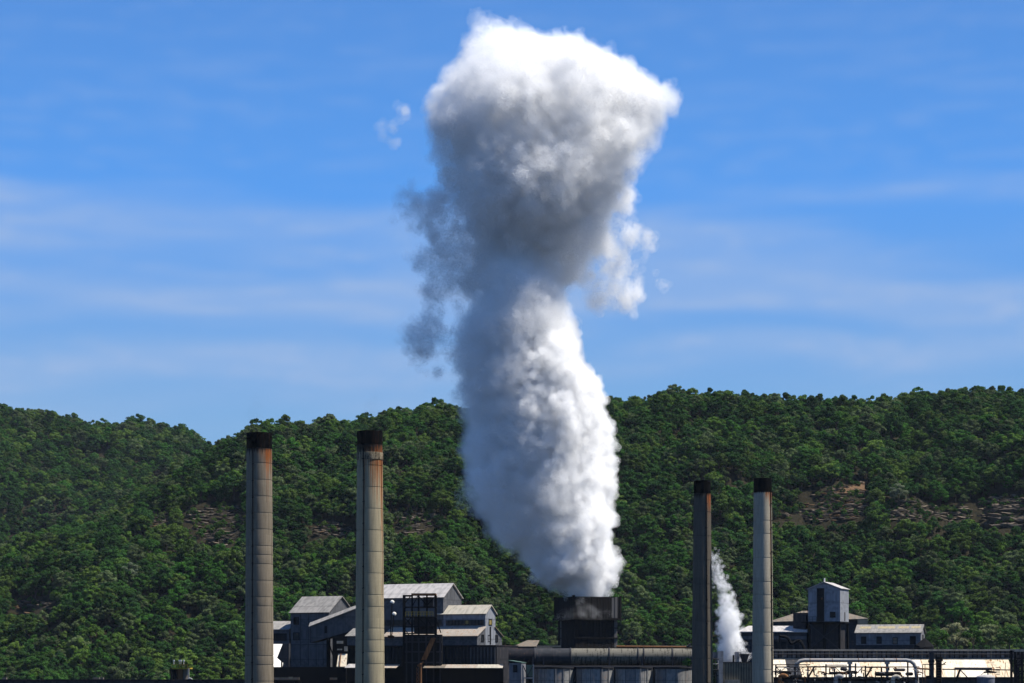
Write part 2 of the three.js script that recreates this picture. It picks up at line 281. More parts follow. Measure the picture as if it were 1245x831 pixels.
const bx = (x0, x1, y0, y1, z0, z1) => metric(new THREE.BoxGeometry(x1 - x0, y1 - y0, z1 - z0).translate((x0 + x1) / 2, (y0 + y1) / 2, (z0 + z1) / 2));
function slab(a, b, c, d, t) {                                        // quad a b c d (anticlockwise from outside) made t thick towards its back
  const n = b.clone().sub(a).cross(d.clone().sub(a)).normalize().multiplyScalar(-t), q = [a, b, c, d], r = q.map((p) => p.clone().add(n)), f = [];
  const quad = (i, j, k, l) => f.push(i, j, k, i, k, l);
  quad(...q); quad(r[3], r[2], r[1], r[0]);
  for (let i = 0; i < 4; i++) { const j = (i + 1) % 4; quad(q[j], q[i], r[i], r[j]); }
  const g = new THREE.BufferGeometry(); g.setAttribute('position', new THREE.Float32BufferAttribute(f.flatMap((p) => [p.x, p.y, p.z]), 3)); return metric(g);
}
function beam(p, q, w = 0.2, h = w) {
  const d = q.clone().sub(p), g = new THREE.BoxGeometry(w, d.length(), h); g.translate(0, d.length() / 2, 0);
  return metric(g.applyQuaternion(new THREE.Quaternion().setFromUnitVectors(V(0, 1, 0), d.normalize())).translate(p.x, p.y, p.z));
}
function rod(p, q, r, seg = 10) {
  const d = q.clone().sub(p), g = new THREE.CylinderGeometry(r, r, d.length(), seg); g.translate(0, d.length() / 2, 0);
  return g.applyQuaternion(new THREE.Quaternion().setFromUnitVectors(V(0, 1, 0), d.normalize())).translate(p.x, p.y, p.z).toNonIndexed();
}
function bent(points, r, bend, seg = 12) {                            // a pipe along points with rounded bends
  const path = new THREE.CurvePath(), L = (a, b) => path.add(new THREE.LineCurve3(a, b)); let from = points[0];
  for (let i = 1; i < points.length - 1; i++) {
    const p = points[i], a = p.clone().add(points[i - 1].clone().sub(p).setLength(bend)), b = p.clone().add(points[i + 1].clone().sub(p).setLength(bend));
    L(from, a); path.add(new THREE.QuadraticBezierCurve3(a, p, b)); from = b;
  }
  L(from, points[points.length - 1]);
  return new THREE.TubeGeometry(path, points.length * 14, r, seg, false).toNonIndexed();
}
function lathe(profile, seg = 40) { return new THREE.LatheGeometry(profile.map(([x, y]) => new THREE.Vector2(x, y)), seg); }
function prism(L, W, eave, rise, x1 = 0, z1 = 0, y0 = 0) {            // gabled body: x from x1-L to x1, z from z1-W to z1
  const s = new THREE.Shape([[0, y0], [W, y0], [W, eave], [W / 2, eave + rise], [0, eave]].map(([x, y]) => new THREE.Vector2(x, y)));
  return metric(new THREE.ExtrudeGeometry(s, { depth: L, bevelEnabled: false }).rotateY(Math.PI / 2).translate(x1 - L, 0, z1));
}
function gableRoof(L, W, eave, rise, x1, z1, over = 0.35, side = 0.3, t = 0.14) { // [front slope, back slope]
  const k = rise / (W / 2), drop = over * k, up = 0.16, xa = x1 - L - side, xb = x1 + side, zm = z1 - W / 2;
  return [slab(V(xa, eave - drop + up, z1 + over), V(xb, eave - drop + up, z1 + over), V(xb, eave + rise + up, zm), V(xa, eave + rise + up, zm), t),
    slab(V(xb, eave - drop + up, z1 - W - over), V(xa, eave - drop + up, z1 - W - over), V(xa, eave + rise + up, zm - 0.01), V(xb, eave + rise + up, zm - 0.01), t)];
}
function windowOn(parent, x, y, z, w, h, face = 'front', pane = M.glass, name = 'window') { // a framed opening set on a wall: front faces +z, side faces +x
  const f = 0.12, o = 0.1, frame = merge([bx(-w / 2 - f, w / 2 + f, -h / 2 - f, -h / 2, 0, o), bx(-w / 2 - f, w / 2 + f, h / 2, h / 2 + f, 0, o), bx(-w / 2 - f, -w / 2, -h / 2, h / 2, 0, o), bx(w / 2, w / 2 + f, -h / 2, h / 2, 0, o)]);
  const m = part(name, frame, M.darkSteel, parent); m.position.set(x, y, z); if (face === 'side') m.rotation.y = Math.PI / 2;
  part('pane', bx(-w / 2, w / 2, -h / 2, h / 2, -0.02, 0.03), pane, m);
  return m;
}
// weathered sheet metal: upright streaks, patches and rust; a repeat is 8 m
function sheet(seed, c, rust = 0.15, rows = 0) {
  const a = 2 * Math.PI, k = (u, f, s) => noise3(Math.cos(u * a) * f, Math.sin(u * a) * f, s + seed * 13.7);
  return texture(256, 256, (u, v) => {
    const str = k(u, 7, Math.sin(v * a) * 0.35) * 0.5 + k(u, 18, Math.cos(v * a) * 0.5) * 0.5, pat = noise3(Math.cos(u * a) * 1.4 + seed * 3, Math.sin(u * a) * 1.4, Math.sin(v * a) * 1.4 + Math.cos(v * a) * 0.9);
    const f = 1 + 0.26 * str + 0.24 * pat, ru = smooth(0.25, 0.75, 0.6 * str + 0.65 * pat + rust - 0.15) * clamp(rust * 3), seam = rows && (v * rows) % 1 < 0.05 ? 0.72 : 1, rib = (u * 32) % 1 < 0.18 ? 0.88 : 1;
    return [0, 1, 2].map((i) => lerp(c[i] * f, [0.20, 0.095, 0.04][i] * (0.8 + 0.5 * str), ru) * seam * rib);
  });
}
const metal = (seed, c, rust, rows, o = {}) => new THREE.MeshPhysicalMaterial({ specularIntensity: 0.12, map: sheet(seed, c, rust, rows), roughness: 0.75, ...o });
const M = {
  greyRoof: metal(1, [0.21, 0.2, 0.185], 0.05, 3), paleRoof: metal(2, [0.36, 0.34, 0.325], 0.08, 3), warmRoof: metal(3, [0.32, 0.28, 0.235], 0.27, 2), brownRoof: metal(4, [0.15, 0.13, 0.105], 0.2, 2),
  tanRoof: metal(16, [0.37, 0.34, 0.28], 0.14, 2), rustRoof: metal(17, [0.09, 0.06, 0.045], 0.3, 2),
  blueWall: metal(5, [0.082, 0.084, 0.09], 0.03, 2), paleWall: metal(6, [0.15, 0.15, 0.16], 0.05, 2), darkWall: metal(7, [0.035, 0.037, 0.042], 0.08, 2), darkerWall: metal(8, [0.03, 0.03, 0.034], 0.05, 2),  // darkerWall: near-black wall metal, its colour partly standing in for shade
  houseWall: metal(9, [0.19, 0.2, 0.22], 0.02, 2), brightRoof: metal(10, [0.66, 0.58, 0.45], 0.22, 4), whitePaint: mat(0.72, 0.69, 0.62), beigeSheet: metal(11, [0.2, 0.185, 0.14], 0.1, 0),
  concrete: metal(12, [0.28, 0.26, 0.22], 0.05, 0), darkSteel: mat(0.008, 0.008, 0.009, { roughness: 0.8, specularIntensity: 0.08 }), steel: mat(0.035, 0.035, 0.04, { roughness: 0.6 }), rust: metal(13, [0.12, 0.06, 0.03], 0.6, 0),
  glass: mat(0.012, 0.014, 0.018, { roughness: 0.25 }), amberPane: mat(0.22, 0.17, 0.06, { roughness: 0.4 }), bandGlass: metal(14, [0.045, 0.045, 0.042], 0.15, 0), pipeGrey: metal(15, [0.24, 0.24, 0.24], 0.12, 0),
  yellow: mat(0.32, 0.24, 0.03), lamp: mat(0.75, 0.73, 0.66), tarredAndShade: metal(18, [0.016, 0.016, 0.02], 0.12, 0), green: mat(0.06, 0.1, 0.085), black: mat(0.012, 0.012, 0.013, { roughness: 0.95, specularIntensity: 0.04 }), timber: mat(0.014, 0.0125, 0.012, { roughness: 0.95 }), paleTimber: mat(0.1, 0.095, 0.09, { roughness: 0.95 }),
};
M.tankSkin = metal(19, [0.21, 0.21, 0.205], 0.1, 3); M.tankSkinDark = metal(20, [0.15, 0.15, 0.15], 0.15, 3); M.brightRoof2 = metal(21, [0.66, 0.6, 0.5], 0.2, 4); M.brightRoof3 = metal(22, [0.62, 0.52, 0.37], 0.32, 4); M.blueTank = metal(23, [0.1, 0.11, 0.14], 0.05, 0); M.skylight = metal(24, [0.33, 0.28, 0.17], 0.2, 2);
const railing = (p, q, h = 1.1, posts = 6) => { const g = [beam(p.clone().setY(p.y + h), q.clone().setY(q.y + h), 0.08), beam(p.clone().setY(p.y + h / 2), q.clone().setY(q.y + h / 2), 0.06)]; for (let i = 0; i <= posts; i++) { const r = p.clone().lerp(q, i / posts); g.push(beam(r, r.clone().setY(r.y + h), 0.07)); } return merge(g); };

// ---------------------------------------------------------------- four concrete chimneys
function chimney(o) {
  const D = o.D, s = S(D), g = thing('chimney', o.label, 'chimney', [X(o.cx, D), 0, -D], 0, 'concrete chimneys'), topY = Y(o.top, D), capY = Y(o.cap, D), rTop = o.rTop * s, slope = (o.rBot - o.rTop) * s / (Y(o.top, D) - Y(831, D));
  const rad = (y) => rTop + (topY - y) * slope, TAU = Math.PI * 2, a = (u, f) => [Math.cos(u * TAU) * f, Math.sin(u * TAU) * f];
  const low = Y(860, D), H = capY - low;
  const skin = texture(512, 1024, (u, v) => {                         // concrete with drips, pour lines, soot and rust runs
    const y = low + v * H, dn = (capY - y) / s, [c1, s1] = a(u, 22), [c2, s2] = a(u, 5), [c3, s3] = a(u, 60);
    const drip = noise3(c1, s1, y * 0.05 + o.seed), patch = fbm3(c2, s2, y * 0.22 + o.seed * 3, 4), grain = noise3(c3, s3, y * 2.2), lift = 0.06 * noise2(Math.floor(y / o.lift) * 3.3, o.seed), form = (y / (o.lift / 6)) % 1 < 0.09 ? 0.94 : 1, seam = (u * 14) % 1 < 0.02 ? 0.9 : 1;
    const f = (1 + 0.10 * drip + 0.22 * patch + 0.13 * grain + lift) * form * seam;
    let c = o.color.map((x) => x * f);
    for (const [cu, w, len, amt] of o.rust) {
      const du = Math.abs(((u - cu + 0.5) % 1 + 1) % 1 - 0.5), run = noise3(c1 * 1.6, s1 * 1.6, y * 0.03 + 9), tail = len * (0.8 + 0.75 * run);
      const k = smooth(w, w * 0.35, du + 0.012 * noise3(c3, s3, y * 0.3)) * smooth(tail, tail * 0.25, dn) * amt * (0.7 + 0.5 * run);
      c = c.map((x, i) => lerp(x, [0.26, 0.07, 0.012][i] * (0.8 + 0.6 * patch + 0.5 * drip), clamp(k * 1.35)));
    }
    const so = smooth(o.soot * (1 + 0.8 * Math.cos((u - 0.86) * TAU) + 0.9 * drip + 0.5 * noise3(c2 * 2, s2 * 2, 4)), 0, dn) + 0.55 * smooth(o.soot * 5, 0, dn) * smooth(0.1, 0.6, drip);
    return c.map((x, i) => lerp(x, [0.008, 0.007, 0.006][i], clamp(so)));
  });
  skin.wrapT = THREE.ClampToEdgeWrapping;
  const m = new THREE.MeshPhysicalMaterial({ specularIntensity: 0.15, map: skin, roughness: 0.9 });
  const section = (y0, y1, nm, material) => {
    const gr = 0.09, geo = lathe([[rad(y0) - gr, y0], [rad(y0), y0 + 0.1], [rad(y1), y1 - 0.08], [rad(y1) - gr, y1]], 48), uv = geo.attributes.uv, p = geo.attributes.position;
    for (let i = 0; i < uv.count; i++) uv.setY(i, (p.getY(i) - low) / H);
    return part(nm, geo, material, g);
  };
  part('shaft', lathe([[rad(0), 0], [rad(low) - 0.02, low + 0.05]], 40), M.concrete, g);
  const rnd = mulberry(o.seed); let y = low;
  while (y < capY - 0.5) { let y1 = y + o.lift * (rnd() < 0.25 ? 0.55 : 1); if (capY - y1 < o.lift * 0.4) y1 = capY; y1 = Math.min(y1, capY); section(y, y1, 'shaft_section', m); y = y1; }
  const capSkin = new THREE.MeshPhysicalMaterial({ specularIntensity: 0.03, roughness: 0.9, map: texture(256, 128, (u, v) => { const [c1, s1] = a(u, 9), n = noise3(c1, s1, v * 2 + o.seed), k = smooth(0.35, 0.8, n + 0.3 * noise3(c1 * 3, s1 * 3, v * 5)) * o.capRust * (1 - v); return [0.003 + 0.03 * k, 0.003 + 0.01 * k, 0.003 + 0.003 * k]; }) });
  part('cap', lathe([[rad(capY) - 0.1, capY], [rad(capY) + 0.01, capY + 0.08], [rad(topY) + 0.02, topY - 0.06], [rad(topY) - 0.04, topY], [rad(topY) - 0.4, topY], [rad(topY) - 0.5, topY - 6]], 48), capSkin, g);
  for (const u of o.lines) {                                          // ladder or lightning conductor with its brackets
    const an = u * TAU, P = (yy, d) => V(Math.sin(an) * (rad(yy) + d), yy, Math.cos(an) * (rad(yy) + d)), parts = [beam(P(low, 0.1), P(capY, 0.1), 0.16)];
    for (let yy = low + 2; yy < capY; yy += o.lift) parts.push(beam(P(yy, -0.05), P(yy, 0.22), 0.3, 0.14));
    part('conductor', merge(parts), M.darkSteel, g);
  }
  if (o.ring) for (const [py, hpx, material] of o.ring) { const yy = Y(py, D); part('band', lathe([[rad(yy) + 0.02, yy - hpx * s], [rad(yy) + 0.1, yy - hpx * s + 0.05], [rad(yy) + 0.1, yy - 0.05], [rad(yy) + 0.02, yy]], 48), material, g); }
  return g;
}
const peeled = new THREE.MeshPhysicalMaterial({ specularIntensity: 0.15, roughness: 0.9, map: texture(512, 64, (u, v) => { const k = noise3(Math.cos(u * 6.283) * 26, Math.sin(u * 6.283) * 26, v * 0.8) + 0.3 * noise3(u * 200, v * 9, 3); const p = smooth(-0.05, 0.2, k); return [lerp(0.03, 0.3, p), lerp(0.02, 0.25, p), lerp(0.015, 0.16, p)]; }) });
chimney({ D: 386, cx: 315, top: 527, cap: 546, rTop: 15.3, rBot: 17.6, seed: 3, lift: 2.9, color: [0.175, 0.145, 0.105], rust: [[0.16, 0.11, 36, 1], [0.13, 0.02, 70, 0.9], [0.03, 0.07, 16, 0.5]], soot: 5, capRust: 0.6, lines: [0.94], label: 'grey brown concrete chimney at far left with black top and rust on its right edge' });
chimney({ D: 398, cx: 449.5, top: 525, cap: 541, rTop: 15.4, rBot: 18.0, seed: 4, lift: 3.9, color: [0.285, 0.245, 0.16], rust: [[0.12, 0.2, 70, 1], [0.19, 0.045, 230, 1], [0.1, 0.025, 90, 0.9], [0.05, 0.02, 46, 0.7], [0.94, 0.012, 110, 0.8], [0.0, 0.1, 26, 0.8]], soot: 13, capRust: 1, lines: [0.935], ring: [[551, 9, peeled]], label: 'tan concrete chimney with heavy rust streaks and a pale peeling band under its black top' });
chimney({ D: 402, cx: 854, top: 585, cap: 600.5, rTop: 10.2, rBot: 12.9, seed: 5, lift: 4.4, color: [0.09, 0.077, 0.06], rust: [[0.15, 0.09, 30, 1], [0.08, 0.02, 40, 0.7], [0.21, 0.03, 20, 0.8]], soot: 4, capRust: 0.1, lines: [0.06], label: 'darkest brown concrete chimney just left of the small steam puff' });
chimney({ D: 402, cx: 927.5, top: 582, cap: 599, rTop: 10.8, rBot: 13.1, seed: 6, lift: 4.4, color: [0.31, 0.275, 0.21], rust: [[0.135, 0.018, 190, 0.8], [0.17, 0.09, 22, 1], [0.07, 0.06, 12, 0.8]], soot: 1, capRust: 0.1, lines: [0.145], label: 'light grey concrete chimney farthest to the right' });

// ---------------------------------------------------------------- left half of the plant
const frameAt = (name, label, category, cx, D, theta, group) => thing(name, label, category, [X(cx, D), 0, -D], -theta * Math.PI / 180, group);
const fx = (px, D, th) => px * S(D) / Math.cos(th * Math.PI / 180), fz = (px, D, th) => px * S(D) / Math.sin(th * Math.PI / 180);
{ // tall gabled screening house left of the second chimney
  const D = 436, th = 28, h = frameAt('screening_house', 'tall grey sheet metal house with pale gabled roof between the two left chimneys', 'building', 399.5, D, th);
  const L = fx(49, D, th), W = fz(26.5, D, th), e = Y(744.5, D), r = 19.3 * S(D);
  part('wall', prism(L, W, e, r), M.blueWall, h);
  for (const g of gableRoof(L, W, e, r, 0, 0)) part('roof', g, M.greyRoof, h);
  part('trim', bx(-L - 0.05, 0.05, Y(784.6, D), Y(783.8, D), -0.02, 0.08), M.steel, h);
  windowOn(h, fx(-41.2, D, th), Y(755, D), 0, 0.85, 1.3); windowOn(h, fx(-43.5, D, th), Y(755.3, D), 0, 0.3, 1.1, 'front', M.bandGlass);
  windowOn(h, fx(-41.5, D, th), Y(773.8, D), 0, 1.2, 1.3, 'front', M.bandGlass);
  for (const k of [-36, -26, -16, -7]) part('panel_seam', bx(fx(k, D, th) - 0.05, fx(k, D, th) + 0.05, Y(810, D), e - 0.2, 0, 0.05), M.darkWall, h);
}
{ // inclined conveyor gallery rising behind the second chimney
  const D = 418, g = thing('conveyor_gallery', 'dark inclined conveyor gallery climbing right from the screening house to behind the tan chimney', 'conveyor', [0, 0, 0]);
  const a = at(376.5, 763, D), b = at(444, 737, D), c = at(444, 763, D), d = at(376.5, 782, D), back = V(0.8, 0, -4.2);
  part('wall', slab(d, c, b, a, 0.15), M.blueWall, g);
  part('wall', slab(d.clone().add(back), d.clone(), a.clone(), a.clone().add(back), 0.15), M.darkWall, g);
  part('floor', slab(d.clone().add(back), c.clone().add(back), c.clone(), d.clone(), 0.2), M.darkerWall, g);
  const oh = V(-0.2, 0.1, 0.35), up = V(0, 0.9, -2.2);
  part('roof', slab(a.clone().add(oh), b.clone().add(oh), b.clone().add(up), a.clone().add(up).add(V(-0.2, 0, 0)), 0.12), M.greyRoof, g);
  part('roof', slab(b.clone().add(up).add(V(0, 0, -0.02)), b.clone().add(back), a.clone().add(back), a.clone().add(up).add(V(-0.2, 0, -0.02)), 0.12).scale(1, 1, 1), M.greyRoof, g);
  const w = at(396, 766, D - 0.2); windowOn(g, w.x, w.y, w.z, 0.25, 1.1);
  for (const t of [0.32, 0.62, 0.9]) { const p = d.clone().lerp(c, t).add(V(0, 0, -0.4)); for (const z of [0, -3.4]) part('leg', beam(p.clone().add(V(0, 0, z)), V(p.x, 0, p.z + z), 0.45), M.darkSteel, g); part('brace', beam(p.clone().add(V(0, -0.5, -0.2)), V(p.x + 3, p.y - 9, p.z - 0.2), 0.25), M.darkSteel, g); }
  part('dark_skirt', slab(at(404, 812, D - 1), at(438, 812, D - 1), at(438, 765, D - 1), at(404, 774, D - 1), 0.2), M.black, g);  // black sheet added to darken the shaded space below the gallery
}
{ // low shed behind the first chimney
  const D = 440, th = 10, h = frameAt('shed', 'low blue grey shed half hidden behind the far left chimney', 'shed', 351, D, th);
  const L = fx(48, D, th), W = 8, e = Y(766, D);
  part('wall', bx(-L, 0, 0, e, -W, 0), M.blueWall, h);
  part('roof', slab(V(-L - 0.2, e + 0.05, 0.3), V(0, e + 0.05, 0.3), V(0, e + 1.9, -W), V(-L - 0.2, e + 1.9, -W), 0.15), M.greyRoof, h);
  for (const k of [-6, -13, -20]) windowOn(h, fx(k, D, th), Y(775, D), 0, 0.9, 1.2);
}
{ // sunlit pale roof and the dark chute that stands before it
  const D = 424, h = thing('loading_shed', 'low shed with a glaring white sunlit roof beside the far left chimney', 'shed', [0, 0, 0]);
  const a = at(300, 812, D), b = at(343, 812, D), up = V(0, 4.6, -7);
  part('roof', slab(a, b, b.clone().add(up), a.clone().add(up), 0.2), M.whitePaint, h);
  part('wall', bx(a.x + 0.3, b.x - 0.3, 0, a.y - 0.25, a.z - 6, a.z - 0.3), M.darkWall, h);
  const D2 = 417, c = thing('coal_chute', 'dark wedge shaped coal chute in front of the white shed roof', 'chute', [0, 0, 0]);
  part('hopper', slab(at(343.5, 783, D2), at(336.5, 800.5, D2), at(351, 812, D2), at(351, 783, D2), 3), M.darkWall, c);
  part('leg', bx(X(348, D2), X(350.5, D2), 0, Y(808, D2), -D2 - 2.6, -D2 - 2), M.darkSteel, c); part('leg', bx(X(340, D2), X(341.5, D2), 0, Y(803, D2), -D2 - 2.6, -D2 - 2), M.darkSteel, c);
}
{ // little gabled hut right by the second chimney and lit clutter beneath the gallery
  const D = 412, th = 30, h = frameAt('transfer_hut', 'tiny metal hut with pale roof peeping out left of the tan chimney', 'hut', 441, D, th);
  const L = fx(20, D, th), W = 5, e = Y(773.5, D); part('wall', prism(L, W, e, 1.3, 0, 0, Y(785, D)), M.blueWall, h); for (const g of gableRoof(L, W, e, 1.3, 0, 0)) part('roof', g, M.greyRoof, h);
  for (const x of [-L + 0.2, -0.2]) for (const z of [-0.3, -W + 0.3]) part('leg', bx(x - 0.15, x + 0.15, 0, Y(785, D) - 0.02, z - 0.15, z + 0.15), M.darkSteel, h);
  const D3 = 405.5, w = thing('storage_bin', 'sunlit cream storage bin beneath the inclined gallery', 'bin', [X(415, D3), 0, -D3]), y0 = Y(811, D3), y1 = Y(795.5, D3);
  part('bin_body', slab(V(-0.9, y0, 0), V(0.9, y0, 0), V(0.95, y1, -1.6), V(-0.7, y1, -1.6), 0.2), M.brightRoof, w);
  part('stand', bx(-0.8, 0.8, 0, y0 - 0.15, -2, -0.2), M.darkSteel, w); part('strut', beam(V(-0.35, y0, 0.15), V(-0.2, y1, -1.4), 0.18), M.rust, w);
  part('grating', merge([bx(-1, 0.2, y1 + 1.9, y1 + 2.4, -1.6, -1.4), bx(-0.9, 0, y1 + 0.7, y1 + 0.95, -1.6, -1.4), bx(0.4, 1, y1 + 0.5, y1 + 1.4, -1.6, -1.4)]), M.tanRoof, w);
  part('cover', slab(V(0.6, y0 - 0.2, 0.6), V(3, y0 - 0.2, 0.6), V(3, y0 + 0.5, -0.3), V(1.3, y0 + 0.5, -0.3), 0.1), M.paleRoof, w);
}
{ // long dark base in front, with its concrete copings
  const D = 409, h = thing('retaining_wall', 'black retaining wall with a broken concrete coping along the foot of the left buildings', 'wall', [0, 0, 0]);
  part('wall', bx(X(300, D), X(436, D), 0, Y(811.5, D), -D - 5, -D), M.black, h);
  part('coping', bx(X(332, D), X(364, D), Y(827.4, D), Y(824.2, D), -D, -D + 0.5), M.brownRoof, h); part('coping', bx(X(401, D), X(414, D), Y(827.2, D), Y(824.4, D), -D, -D + 0.5), M.brownRoof, h);
  part('block', bx(X(351, D), X(356, D), Y(826.5, D), Y(823.6, D), -D + 0.1, -D + 0.62), M.beigeSheet, h);
}
{ // stepped coal building: wide lower house with two taller houses standing through its roof
  const D = 432, th = 27, h = frameAt('coal_house', 'stepped grey metal coal building with three pale gabled roofs right of the tan chimney', 'building', 580, D, th);
  const F = (px) => fx(px, D, th), Z = (px) => -fz(px, D, th), yF = Y(773, D), wF = -Z(30), low = Y(786, D);
  part('wall', prism(F(118), wF, yF, 17 * S(D)), M.blueWall, h);
  const rf = 7.6 * S(D), zt = Z(9.4), xt = 0.3;
  const plane = (z) => yF + 0.1 + 17 * S(D) * (-z / (wF / 2));
  part('roof', slab(V(-F(118), plane(0.4), 0.4), V(xt, plane(0.4), 0.4), V(xt, plane(zt), zt), V(-F(118), plane(zt), zt), 0.14), M.warmRoof, h);
  part('roof', slab(V(xt, plane(0.4), -wF - 0.4), V(-F(118), plane(0.4), -wF - 0.4), V(-F(118), plane(zt), -wF - zt), V(xt, plane(zt), -wF - zt), 0.14), M.brownRoof, h);
  // right hand taller house
  const gx = 0.05, gz = Z(9.6), gW = -Z(12.2), gL = F(60), eG = Y(745.6, D), rG = 9.8 * S(D);
  part('wall', prism(gL, gW, eG, rG, gx, gz), M.houseWall, h);
  for (const g of gableRoof(gL, gW, eG, rG, gx, gz)) part('roof', g, M.tanRoof, h);
  part('window_band', bx(gx - F(49), gx - 0.3, Y(760.3, D), Y(753.6, D), gz, gz + 0.09), M.bandGlass, h);
  for (let k = 1; k < 12; k++) part('mullion', bx(gx - F(49) * k / 12 - 0.05, gx - F(49) * k / 12 + 0.05, Y(760.3, D), Y(753.6, D), gz + 0.085, gz + 0.13), M.darkSteel, h);
  part('rusty_pane', bx(gx - F(25), gx - F(20), Y(758.6, D), Y(754.4, D), gz + 0.06, gz + 0.11), M.amberPane, h);
  windowOn(h, gx, Y(756.3, D), gz - gW * 0.48, 1.1, 1.0, 'side', M.amberPane);
  part('drain_pipe', bx(gx, gx + 0.14, Y(784, D), Y(762, D), gz - gW * 0.5, gz - gW * 0.5 + 0.3), M.darkSteel, h);
  // left hand taller house
  const ex = -F(52) + (gz - Z(9.8)) * 0, eW = -Z(21.6), eL = F(112), eE = Y(724.6, D), rE = 16.8 * S(D), ez = Z(9.4);
  part('wall', prism(eL - 4, eW, eE, rE, ex, ez), M.blueWall, h);
  for (const g of gableRoof(eL - 4, eW, eE, rE, ex, ez)) part('roof', g, M.paleRoof, h);
  part('window_band', bx(ex - eL + 5, ex - 0.3, Y(759.6, D), Y(752.8, D), ez, ez + 0.09), M.bandGlass, h);
  for (let k = 0; k < 16; k++) part('mullion', bx(ex - 1 - k * 1.15, ex - 0.9 - k * 1.15, Y(759.6, D), Y(752.8, D), ez + 0.085, ez + 0.13), M.darkSteel, h);
  // end wall openings and the dark open bunkers beneath
  for (const [p, w, hh] of [[6.4, 0.5, 1.2], [14.2, 0.5, 1.1], [23, 0.6, 1.2]]) windowOn(h, 0, Y(776.3, D), Z(p), w * 1.6, hh, 'side');
  part('dark_skirt', bx(-F(118), 0.3, low - 0.12, low + 0.12, -wF, 0.25), M.steel, h);
}
{
  const D = 426, th = 27, h = frameAt('coal_bunker', 'black ribbed bunker wall below the stepped coal building', 'building', 590, D, th), F = (px) => fx(px, D, th);
  part('wall', bx(-F(136), F(14), 0, Y(786.6, D), -9, 0), M.darkerWall, h);
  for (let k = 0; k < 34; k++) { const x = F(12) - k * F(4.2); part('rib', bx(x - 0.11, x + 0.11, Y(808, D), Y(787.5, D), 0, 0.22), k < 8 ? M.blueWall : M.darkWall, h); }
  part('roof_edge', bx(-F(136), F(14.4), Y(786.5, D), Y(784.8, D), -9.2, 0.4), M.tarredAndShade, h);
}
{
  const D = 418, h = thing('lean_to', 'low lean-to roof of rust stained sheets along the foot of the black bunkers', 'roof', [0, 0, 0]);
  const strip = (x0, x1, m, dx) => part('roof_sheet', slab(at(x0, 812.6, D), at(x1, 812.6, D), at(x1 + dx, 808.4, D).add(V(0, 0, -3.4)), at(x0 + dx, 808.4, D).add(V(0, 0, -3.4)), 0.1), m, h);
  strip(514, 540, M.brownRoof, 2); strip(540.3, 579, M.warmRoof, 2); strip(579.3, 611, M.tanRoof, 1); strip(462, 481, M.warmRoof, 4);
  for (const x of [516, 545, 577, 608]) part('post', bx(X(x, D), X(x, D) + 0.25, 0, Y(813.4, D), -D - 0.6, -D - 0.35), M.darkSteel, h);
  part('back_wall', bx(X(455, D), X(612, D), 0, Y(809, D) - 0.3, -D - 4, -D - 3.6), M.black, h);
}
{ // open steel tower in front of the coal building
  const D = 420, h = thing('steel_tower', 'black open steel tower with platforms and cross bracing before the coal building', 'tower', [0, 0, 0]), xs = [490.5, 501, 509, 519, 529.2], dz = 5, top = Y(723.8, D), bot = Y(772, D);
  for (const x of xs) for (const z of [0, -dz]) if (z === 0 || x === xs[0] || x === xs[4]) part('column', bx(X(x, D) - 0.16, X(x, D) + 0.16, x === 490.5 || x === 529.2 ? 0 : bot, top - 0.01, -D + z - 0.16, -D + z + 0.16), M.darkSteel, h);
  part('roof', bx(X(500, D), X(529.8, D), top, top + 0.3, -D - dz - 0.3, -D + 0.3), M.rust, h); part('beam', bx(X(490, D), X(499.9, D), top - 0.35, top, -D - 0.13, -D + 0.13), M.darkSteel, h);
  for (const py of [738, 750, 762, 770]) { const y = Y(py, D); part('platform', bx(X(490, D), X(529.8, D), y - 0.16, y, -D - dz, -D - 0.18), M.darkSteel, h); }
  part('railing', railing(at(493, 750, D).add(V(0, 0, 0.3)), at(526.5, 750, D).add(V(0, 0, 0.3)), 0.85, 9), M.yellow, h);
  const br = (x0, y0, x1, y1, w = 0.17) => part('brace', beam(at(x0, y0, D - 0.25), at(x1, y1, D - 0.25), w), M.darkSteel, h);
  br(490.5, 736, 500, 724); br(501, 738, 508, 725); br(509, 725, 519, 737); br(519, 737, 529, 725); br(490.5, 750, 501, 762); br(501, 750, 490.5, 762); br(509, 752, 519, 762); br(519, 752, 529, 770); br(529, 750, 536, 770, 0.2); br(490, 764, 497, 772);
  part('cabin', bx(X(503, D), X(528, D), Y(770, D) + 0.02, Y(751, D) - 0.02, -D - 4.4, -D - 1.2), M.darkerWall, h);
  part('cabin', bx(X(514, D), X(526, D), Y(737.8, D), Y(726, D), -D - 4, -D - 2), M.darkerWall, h);
  for (const [x, y0, y1] of [[494, 774, 831], [501, 774, 831], [509, 776, 831], [518, 774, 831], [527, 774, 831], [535, 774, 831]]) part('column', bx(X(x, D) - 0.14, X(x, D) + 0.14, Y(y1, D), Y(y0, D), -D - 0.38, -D - 0.12), M.steel, h);
  for (const y of [781, 793, 806]) part('beam', bx(X(492, D), X(537, D), Y(y, D) - 0.14, Y(y, D) + 0.14, -D - 0.38, -D + 0.05), M.steel, h);
  part('chute', slab(at(512, 803, D - 0.6), at(518, 803, D - 0.6), at(530, 776, D - 0.6), at(524, 776, D - 0.6), 0.5), M.rust, h); part('railing', railing(V(X(493, D), Y(781, D) + 0.14, -D + 0.02), V(X(536, D), Y(781, D) + 0.14, -D + 0.02), 0.9, 9), M.steel, h);
  part('base', bx(X(492, D), X(537, D), 0, Y(772, D), -D - 4.8, -D - 0.4), M.black, h);
}
